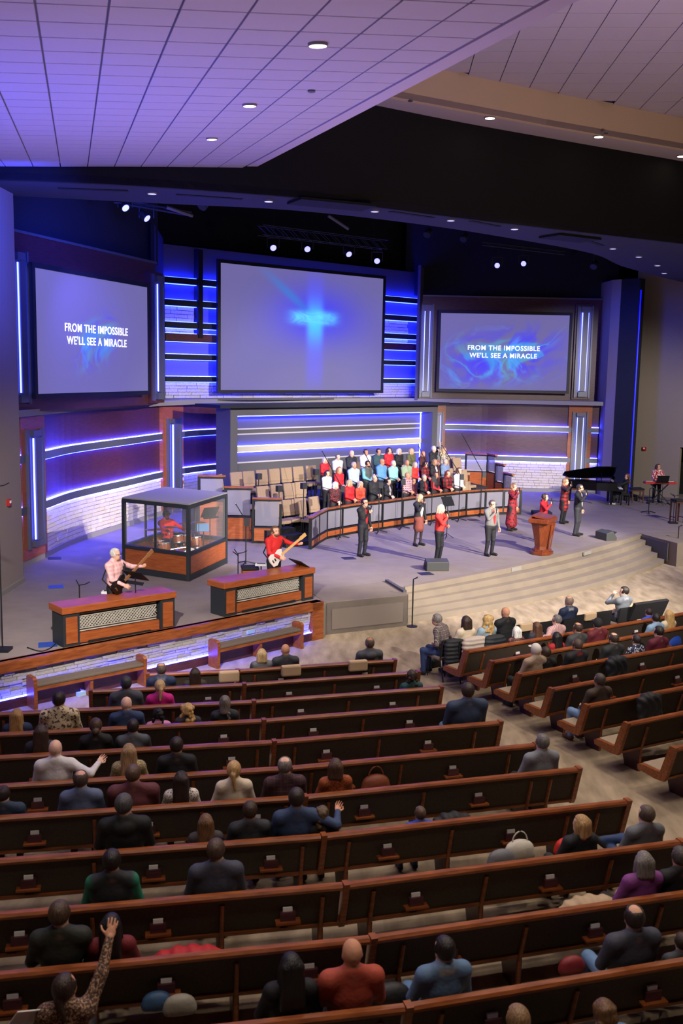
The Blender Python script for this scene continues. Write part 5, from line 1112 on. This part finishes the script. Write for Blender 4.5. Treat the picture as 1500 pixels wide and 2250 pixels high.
for k,(a,b) in enumerate(RP):
    A=gp(*a,RZ)[:2]; Bq=gp(*b,RZ)[:2]; an=rzof(A,Bq) if k<5 else math.radians(28.5); L=(7.6,7.2,6.6,6.,5.4,4.8,4.2)[k]
    ROWS['R',k+1]=(A,an); pew(A,an,L,'wooden pew, %s row from the stage, right section'%ORD[k],[q for q in(.45,2.2,3.95,5.7) if q<L-.2],[q for q in(1.35,3.1,4.85,6.6) if q<L-.2])
# ================================================================== front row of chairs at the right
FC0=gp(978,1447,.0)[:2]; 
FCP={(1013,1382):(980,1364),(1033,1386):(1018,1366),(1076,1383):(1065,1363),(1110,1378):(1105,1346),(1232,1358):(1244,1322),(1352,1336):(1365,1300)}
def fchair(px,py,label,rz,z=.86,coat=None,towel=False,cm=None):
    p=gp(px,py,z)[:2]
    if (px,py) in FCP: p=gp(*FCP[px,py],1.2)[:2]+np.array([math.sin(rz),-math.cos(rz)])*.19
    t=thing('stacking_chair',label,'chair',(p[0],p[1],0),rz,'row of stacking chairs before the right pews')
    MB().box((0,.27,.45),(.5,.46,.07)).ob('seat',CUSHION,t,bevel=.02); MB().box((0,.0,.68),(.5,.05,.36),R=np.array(Matrix.Rotation(.14,3,'X'))).ob('backrest',BLACKC,t,bevel=.02)
    for x in(-.24,.24):
        MB().tube([(x,-.10,.0),(x,.03,.45),(x,-.035,.86)],.013,6).ob('rear_leg',STEEL,t); MB().tube([(x,.46,.0),(x,.42,.43)],.013,6).ob('leg',STEEL,t)
    MB().tube([(-.24,-.035,.86),(.24,-.035,.86)],.013,6).ob('top_bar',STEEL,t)
    if towel: MB().box((0,-.05,.80),(.34,.09,.17)).ob('towel',TOWEL,t,bevel=.02)
    return t
frz=math.radians(30)
for x,y,lb,tw in ((1013,1382,'stacking chair under a black puffer coat at the left end of the front row',0),(1033,1386,'stacking chair under a pale puffer coat in the front row',0),(1076,1383,'stacking chair with a dark quilted jacket in the front row',0),(1110,1378,'stacking chair behind the bald man in black',0),(1152,1371,'stacking chair with a beige towel beside the white-haired woman',1),(1196,1366,'empty black stacking chair near the pink-shirted man',0),(1232,1358,'stacking chair behind the man in navy suit',0),(1260,1353,'empty stacking chair right of the navy suit man',0),(1293,1348,'stacking chair with beige towel in the middle of the front row',1),(1325,1343,'empty stacking chair left of the grey suit man',0),(1352,1336,'empty stacking chair behind the grey suit man',0),(1386,1328,'stacking chair with beige towel beside the black easel',1)):
    fchair(x,y,lb,frz,towel=bool(tw))
def coat(px,py,z,c,label,w=.55,h=.75,rz=frz,quilt=False,seed=1,d=.11,name='coat',on_=None):
    p=gp(px,py,z) if on_ is None else np.r_[gp(*on_,1.2)[:2]+np.array([math.sin(rz),-math.cos(rz)])*.16,z]
    p=p+A3(math.sin(rz)*.10,-math.cos(rz)*.10,0); rn=random.Random(seed); P=[]
    P=[E_((0,0,0),(w*.42,d,.10),0,.05)]
    for s in(-1,1): P+=[C((s*w*.36,-.02,-.02),(s*w*.42,-.05,-h*.62),.085,.06,0,.05),C((s*w*.18,-.03,0),(s*w*.2,-.03,-h*.75),.10,.10,0,.05)]
    P+=[C((0,-.02,0),(0,-.02,-h*.7),.09,.10,0,.06)]
    nz=(lambda G: .012*np.sin(G[...,2]*75)) if quilt else (lambda G: .012*np.sin(G[...,0]*40+3*np.sin(G[...,2]*13)))
    V,Fq=isosurf(P,.02,None,nz); me=fastmesh(name,V,Fq); me.materials.append(mat('coat_'+c,c,.7,bump=.4,ns=12)); o=bpy.data.objects.new(name,me); COL.objects.link(o); o.location=p; o.rotation_euler=(0,0,rz); return tag(o,label,'coat')
coat(982,1408,.80,'1b1c22','black puffer coat hanging over the end chair of the front row',.5,.8,frz,True,on_=(984,1364))
coat(1036,1392,.86,'b3a498','pale beige puffer coat draped over a front-row chair',.62,.62,frz,True,2,on_=(1026,1366))
coat(1077,1388,.86,'1d2126','dark quilted jacket on the chair of the blonde woman',.52,.58,frz,True,3,on_=(1069,1363))
coat(1344,1450,.93,'141620','navy coat hanging over the third right pew',.5,.4,frz,False,4)
coat(1414,1532,.90,'17171b','black coat hanging over the fifth right pew',.5,.42,frz,False,5)
coat(985,1795,.62,'15161b','black hooded coat lying on the eighth pew seat',.5,.35,CA,False,6)
coat(1282,1980,.52,'b0977a','cream blanket folded on the tenth pew seat',.75,.22,CA,False,7,.16)
coat(412,2090,.50,'a81820','red cloth lying on the pew seat near the raised arm',.8,.15,LA,False,8,.14)
for x,y,z,w_,ang,lb in ((503,1486,.90,.36,LA,'beige towel hanging on the first pew rail, left one'),(639,1473,.90,.36,CA,'beige towel hanging on the first pew rail behind the bald man'),(786,1462,.90,.36,CA,'beige towel hanging on the first pew rail behind the grey hoodie')):
    p=gp(x,y,z-.04); o=MB().box((0,0,0),(w_,.12,.20)).ob('towel',TOWEL,None,bevel=.03); o.location=(p[0],p[1],.86); o.rotation_euler=(0,0,ang); tag(o,lb,'towel')
# black covered easel lying at the right end
p=gp(1400,1345,.9)[:2]; t=thing('covered_easel','black cloth covered board slanting up at the right of the front chairs','board',(p[0]+.3,p[1]+.75,0),frz)
MB().prismx([(0,.55),(.10,.55),(-.1,1.0),(-.18,.97)],-.35,.75).ob('board',BLACKC,t)
for x in (-.2,.6): MB().tube([(x,.05,.6),(x,.12,.0)],.02,6).ob('leg',STEEL,t)
# bags
def bag(px,py,z,c,label,s=.3,rz=0.,hnd=True):
    p=gp(px,py,z); t=thing('bag',label,'bag',p,rz); V,Fq=isosurf([E_((0,0,s*.33),(s*.55,s*.28,s*.36),0,.03),C((-s*.4,0,s*.12),(s*.4,0,s*.12),s*.2,s*.2,0,.04)],.02); me=fastmesh('pouch',V,Fq); me.materials.append(mat('bag_'+c,c,.6,bump=.4,ns=14)); o=bpy.data.objects.new('pouch',me); COL.objects.link(o); o.parent=t
    if hnd: MB().tube([(s*.3*math.cos(a),0,s*.55+s*.45*math.sin(a)) for a in np.linspace(0,math.pi,10)],.009,6).ob('strap',mat('bag_'+c),t)
bag(825,1738,.47,'7a3c22','brown leather handbag on the seventh pew seat beside the woman in orange',.36,CA)
bag(1140,1885,.47,'c8c2b4','white tote bag standing on the ninth pew seat',.34,CA); bag(1100,1902,.47,'6a6a70','grey bag beside the white tote on the ninth pew seat',.3,CA,False)
bag(1245,1875,.47,'c8281e','bright red bag beside the blonde woman in the ninth pew',.30,CA,False)
bag(835,1515,.47,'3f7f86','teal handbag on the third pew seat',.26,CA); bag(950,1466,.0,'17181c','black bag on the carpet under the end front chair',.36,frz)
bag(855,2215,.47,'141418','black bag between the orange shirt and the denim jacket',.36,CA,False); bag(395,2225,.47,'8a8478','cream scarf and bag at the bottom left pew',.26,LA,False); bag(345,2215,.47,'3a5a80','blue cloth bag at the bottom left pew',.24,LA,False)
bag(1255,2135,.47,'7a1a22','red plaid scarf on the eleventh pew seat',.24,CA,False); bag(1480,1417,.5,'2a56c8','bright blue jacket bundle on the third right pew',.34,frz,False)
# ================================================================== audience
WAYS={'L':LA,'C':CA,'R':RA}
def seat_person(x,y,blk,row,label,off=.25,**k):
    B,an=ROWS[blk,row]; n=np.array([-math.sin(an),math.cos(an)]); r=ray(x,y); den=n@r[:2]; tt=(n@B+off)/den; p=r*tt; zh=H+p[2]
    hc=1.225; s=zh/hc; s0=s; s=min(1.09,max(.74,s)); k.setdefault('yaw',random.uniform(-.35,.1)); k.setdefault('fat',.15)
    if abs(s-s0)>.01: print('clamped',label,round(s0,2))
    make_person(label,(p[0]+n[0]*.075*s,p[1]+n[1]*.075*s,0),an+k.pop('turn',0.),'sit',sc=s,vox=k.pop('vox',.021),hv=.0095,skin=k.pop('skin',random.choice('lmp')),**k)
JE='4a6a94'
AU=[
(575,1440,'C',1,'woman with short blonde hair in a grey vest, first pew',dict(top='2a2c30',vest='6a6e72',hair='bob',hairc='b89a6a',fem=True)),
(627,1430,'C',1,'bald man in dark grey sweater in the first pew',dict(top='3a3c42',hair='bald',fat=.3)),
(812,1416,'C',1,'man in grey hoodie with thinning hair alone in the first pew',dict(top='55585e',hair='fringe',hairc='6a5a4c',hood=True,fat=.3)),
(354,1473,'L',2,'bald man in navy blazer and light collar, second pew',dict(top='2a3656',hair='fringe',hairc='5a4a40',collar='c8ccd8')),
(428,1482,'L',2,'woman with very long dark brown hair in olive, second pew',dict(top='3e3a2c',hair='long',hairc='33221a',fem=True)),
(904,1487,'C',3,'woman with dark curly hair in teal sweater at the pew end',dict(top='1c4a4c',hair='curly',hairc='3a2a22',fem=True)),
(277,1504,'L',3,'man with grey hair and grey jacket in the third pew',dict(top='4c5056',hair='short',hairc='3c3a3a')),
(351,1511,'L',3,'blonde woman in bright pink top with a ponytail, third pew',dict(top='d01a88',hair='pony',hairc='d0ae78',fem=True,collar='8a7a50')),
(38,1575,'L',4,'woman with long blonde hair in blue at the left edge, fourth pew',dict(top='24324e',hair='long',hairc='a9804c',fem=True)),
(130,1540,'L',4,'man in cream shirt printed with brown bears, fourth pew',dict(top='d9c7a0',hair='short',hairc='2a1c14',fat=.3,pattern=('dots','5a4630',None),cross=True)),
(278,1549,'L',4,'bald man in blue sweater in the fourth pew',dict(top='2c3f60',hair='bald',hairc='6a5a50',fat=.25)),
(348,1572,'L',4,'girl with black hair in a pale pink top, fourth pew',dict(top='d08ab0',hair='curly',hairc='121014',fem=True)),
(413,1561,'L',4,'woman with long golden curls in the fourth pew',dict(top='2b2a2e',hair='curlylong',hairc='c8a264',fem=True)),
(494,1546,'L',4,'woman with grey hair in a long braid, fourth pew',dict(top='26292f',hair='braid',hairc='6a625a',fem=True)),
(1027,1518,'C',5,'large man in navy fleece at the end of the fifth pew',dict(top='2b3a55',hair='crew',hairc='3a2c24',fat=1.0,legs='5a7aa0')),
(90,1612,'L',5,'woman with long brown hair at left in the fifth pew',dict(top='26242a',hair='long',hairc='3a261a',fem=True)),
(210,1598,'L',5,'woman in black with a low brown bun, fifth pew',dict(top='141416',hair='bun',hairc='4a3424',fem=True)),
(292,1599,'L',5,'boy in grey vest with dark hair in the fifth pew',dict(top='22242a',vest='50545a',hair='short',hairc='241812')),
(122,1648,'L',6,'bald man in white sweater with arm along the pew back',dict(top='d8d4d2',hair='bald',hairc='8a6a58',hr=(.52,.02,.98),fat=.2)),
(283,1655,'L',6,'woman with light brown hair in gold patterned top, sixth pew',dict(top='8a7a54',hair='long',hairc='9a7a54',fem=True,pattern=('fleck','c8b88a'))),
(388,1641,'L',6,'man in black sweater in the sixth pew',dict(top='161619',hair='short',hairc='241810')),
(8,1748,'L',7,'person in dark blue cropped at the left edge of the seventh pew',dict(top='22344a',hair='short',hairc='2a1e18',fat=.6)),
(178,1716,'L',7,'man in slate blue pullover with thinning hair, seventh pew',dict(top='5a6684',hair='fringe',hairc='4a3a30',collar='5a6684')),
(293,1704,'L',7,'very broad man in maroon tee shirt, seventh pew',dict(top='5c2a30',hair='crew',hairc='5a4434',fat=1.1)),
(398,1716,'L',7,'woman with long dark hair in a white patterned cardigan',dict(top='d8cfc4',hair='long',hairc='2a1c16',fem=True,pattern=('fleck','4a423c'),ha=-.36)),
(514,1695,'L',7,'blonde woman in cream sweater with low ponytail, seventh pew',dict(top='cfc0a8',hair='pony',hairc='b8925e',fem=True)),
(626,1686,'L',7,'man in dark red plaid shirt with thinning grey hair',dict(top='3c1f24',hair='fringe',hairc='7a706a',pattern=('plaid','24282c','6a2a30'),fat=.35)),
(737,1688,'C',7,'woman with bobbed brown hair in orange-brown jacket',dict(top='9a4a1e',hair='bob',hairc='4a3020',fem=True,pattern=('fleck','6a2e14'))),
(1190,1634,'C',7,'grey-haired man in light grey shirt at the seventh pew end',dict(top='7d8088',hair='short',hairc='6a6662')),
(273,1772,'L',8,'grey-haired man in black hooded sweatshirt, eighth pew',dict(top='111113',hair='short',hairc='4a4848',hood=True,fat=.35)),
(452,1810,'L',8,'girl with long light brown hair low in the eighth pew',dict(top='3a3434',hair='long',hairc='6a4a30',fem=True)),
(549,1784,'L',8,'boy in dark grey sweater in the eighth pew',dict(top='2c2e34',hair='short',hairc='38261a',collar='15161a')),
(651,1757,'L',8,'man in blue quarter-zip with arm round his neighbour',dict(top='2e4062',hair='short',hairc='2a1e18',hr=(.50,.06,.98),collar='2e4062',fat=.25)),
(708,1792,'C',8,'woman with curly brown hair beside the man in blue',dict(top='17171c',hair='curly',hairc='5a4630',fem=True)),
(922,1790,'C',8,'small boy in bright blue shirt sitting low in the eighth pew',dict(top='2a4cb0',hair='short',hairc='5a4432',legs='4a6a94')),
(246,1895,'L',9,'man in black vest over a green shirt, ninth pew',dict(top='1c7a5c',vest='1a1d22',hair='short',hairc='1c1512')),
(475,1872,'L',9,'man in slate zip pullover with standing collar, ninth pew',dict(top='3a3d4c',hair='crew',hairc='4a362a',collar='3a3d4c',fat=.4)),
(1275,1814,'C',9,'blonde woman in black vest beside a red bag, ninth pew',dict(top='1a1c22',hair='bob',hairc='b08a5a',fem=True,yaw=.5)),
(1418,1793,'C',9,'man in grey sweater with a leg propped across his knee',dict(top='66686e',hair='short',hairc='5a4c40',legs='27406a',cross=True,yaw=.3)),
(132,2012,'L',10,'young man in dark grey-green tee shirt, tenth pew',dict(top='23261f',hair='short',hairc='4a3626')),
(245,2036,'L',10,'woman with long black hair in dark red, tenth pew',dict(top='6a1218',hair='long',hairc='120e10',fem=True)),
(1413,1897,'C',10,'grey-haired woman in purple sweater, tenth pew',dict(top='7a3a7e',hair='bob',hairc='7a7470',fem=True,fat=.4)),
(1492,1886,'C',10,'person in black jacket at the right edge of the tenth pew',dict(top='121317',hair='short',hairc='4a4440',fat=.3)),
(145,2172,'L',11,'woman in speckled brown top raising her arm high',dict(top='5a4034',hair='pony',hairc='33221a',fem=True,pattern=('fleck','b08a6a','2a1c1a'),hr=(.42,.34,1.70),hkr='open',vox=.016,nod=.35,yaw=-.5)),
(638,2128,'L',11,'woman with long black hair in black hoodie, eleventh pew',dict(top='0f0f12',hair='long',hairc='120f10',fem=True,legs='4a6a94')),
(773,2098,'L',11,'bald man in orange-red polo shirt, eleventh pew',dict(top='a84632',hair='bald',hairc='9a7a68',fat=.35,yaw=0.)),
(975,2090,'C',11,'dark-haired man in denim jacket with cream lined collar',dict(top='5a7696',hair='short',hairc='1c1512',collar='cdbb98',legs='4f6f98',hood=False,yaw=.2)),
(1392,2020,'C',11,'man with bald crown in slate shirt and pale jeans, eleventh pew',dict(top='3e404e',hair='fringe',hairc='2c221d',legs='5f7fa8',fat=.5  )),
(1496,2085,'C',11,'person in grey with blue jeans cropped at the right edge',dict(top='3c3e44',hair='short',hairc='3a2c24',legs='4a6a94')),
(28,2228,'L',12,'dark-haired person holding a white sheet at the bottom left',dict(top='1c1c20',hair='short',hairc='241a16')),
(118,2232,'L',12,'person with long dark hair at the bottom left, in front of the raised arm',dict(top='3a2a28',hair='long',hairc='1c1412',fem=True)),
(285,2222,'L',12,'person with tousled brown hair at the bottom left',dict(top='17171b',hair='curly',hairc='33241a')),
(1136,2246,'C',12,'person with light brown hair at the bottom edge right of centre',dict(top='2a2a30',hair='short',hairc='8a6a48')),
(1326,2230,'C',12,'boy with curly brown hair at the bottom right',dict(top='5a7696',hair='curly',hairc='6a4a2c')),
(1134,1389,'R',1,'white-haired woman in floral top in the first right pew',dict(top='3a2422',hair='bob',hairc='e2ddd6',fem=True,pattern=('floral','9a5a50'))),
(1178,1379,'R',1,'woman with long brown hair beside the white-haired woman',dict(top='2a2c38',hair='long',hairc='5a3a28',fem=True)),
(1222,1364,'R',1,'man in pink striped shirt with arm along the right pew',dict(top='c8a4a0',hair='short',hairc='6a6462',hl=(-.5,.0,.96),pattern=('stripe','a87a7c'),yaw=.4)),
(1424,1347,'R',1,'child in blue in the first right pew near the frame edge',dict(top='2a48b8',hair='short',hairc='2c1c14')),
(1222,1402,'R',2,'woman with long black hair in red in the second right pew',dict(top='a0141c',hair='long',hairc='120f10',fem=True)),
(1268,1382,'R',2,'balding man in charcoal sweater in the second right pew',dict(top='36383a',hair='fringe',hairc='3a2a20',fat=.3)),
(1312,1372,'R',2,'man in maroon sweater and dark cap in the second right pew',dict(top='5a1620',hair='cap',hairc='17161a',fat=.4)),
(1440,1360,'R',2,'dark-haired person in pale blue shirt in the second right pew',dict(top='7f9cb8',hair='short',hairc='1e1612')),
(1468,1353,'R',2,'blonde woman in cream sweater near the right edge',dict(top='c8b8a0',hair='long',hairc='b8945e',fem=True)),
(1176,1430,'R',3,'person in white cap and beige coat in the third right pew',dict(top='b09a84',hair='cap',hairc='d8d2c8')),
(1198,1436,'R',3,'man in black puffer jacket in the third right pew',dict(top='181a1e',hair='short',hairc='3a2c22',fat=.3)),
(1267,1419,'R',3,'man in black sweater with red collar in the third right pew',dict(top='17181c',hair='short',hairc='4a3a30',collar='a01a1c',fat=.4)),
(1347,1405,'R',3,'bald man in dark grey sweater in the third right pew',dict(top='26282a',hair='fringe',hairc='3a2c24',fat=.35)),
(1397,1408,'R',3,'woman in navy and white floral top in the third right pew',dict(top='1c2444',hair='short',hairc='2a2024',fem=True,pattern=('floral','c8ccd8'))),
(1446,1390,'R',3,'dark-haired man in maroon sweater in the third right pew',dict(top='5a1428',hair='short',hairc='1c1412')),
(1316,1497,'R',5,'man in brown jacket and blue jeans at the aisle end',dict(top='43362c',hair='short',hairc='4a423c',legs='6f8fb8',shoes='5a3420',fat=.3)),
]
for x,y,b,r,lb,k in AU: seat_person(x,y,b,r,lb,**k)
# people on the front chairs
for x,y,lb,k in ((980,1364,'grey-haired man in plaid shirt leaning forward on the end chair',dict(top='6a5a58',hair='short',hairc='7a746e',pattern=('plaid','2c2a30','a89a94'),legs='2c3f66',turn=.5,lean=.25)),(1018,1366,'brown-haired woman in cream sweater on a front chair',dict(top='d0bfa4',hair='bob',hairc='33221a',fem=True)),(1065,1363,'woman with wavy blonde hair in light blue on a front chair',dict(top='8aa4b4',hair='curlylong',hairc='b8955e',fem=True)),(1105,1346,'bald man in black sweater on a front chair',dict(top='121316',hair='bald',fat=.3)),(1244,1322,'man in navy suit with white collar on a front chair',dict(top='1c2744',hair='fringe',hairc='8a7468',collar='d8d8dc')),(1365,1300,'man in grey suit with hand on his chin on a front chair',dict(top='6e737a',hair='short',hairc='2c2420',collar='d8d8dc',hl=(-.05,.22,1.10),yaw=.8))):
    p=gp(x,y,1.2)[:2]; make_person(lb,(p[0],p[1],0),frz+k.pop('turn',0.),'sit',vox=.02,hv=.009,skin=random.choice('lmp'),sc=.98,**k)
o=MB().box((0,0,0),(.22,.01,.30)).ob('paper_sheet',PAPER); p=gp(58,2235,1.0); o.location=p; o.rotation_euler=(.7,.2,.5); tag(o,'white paper sheet held up at the bottom left','paper')
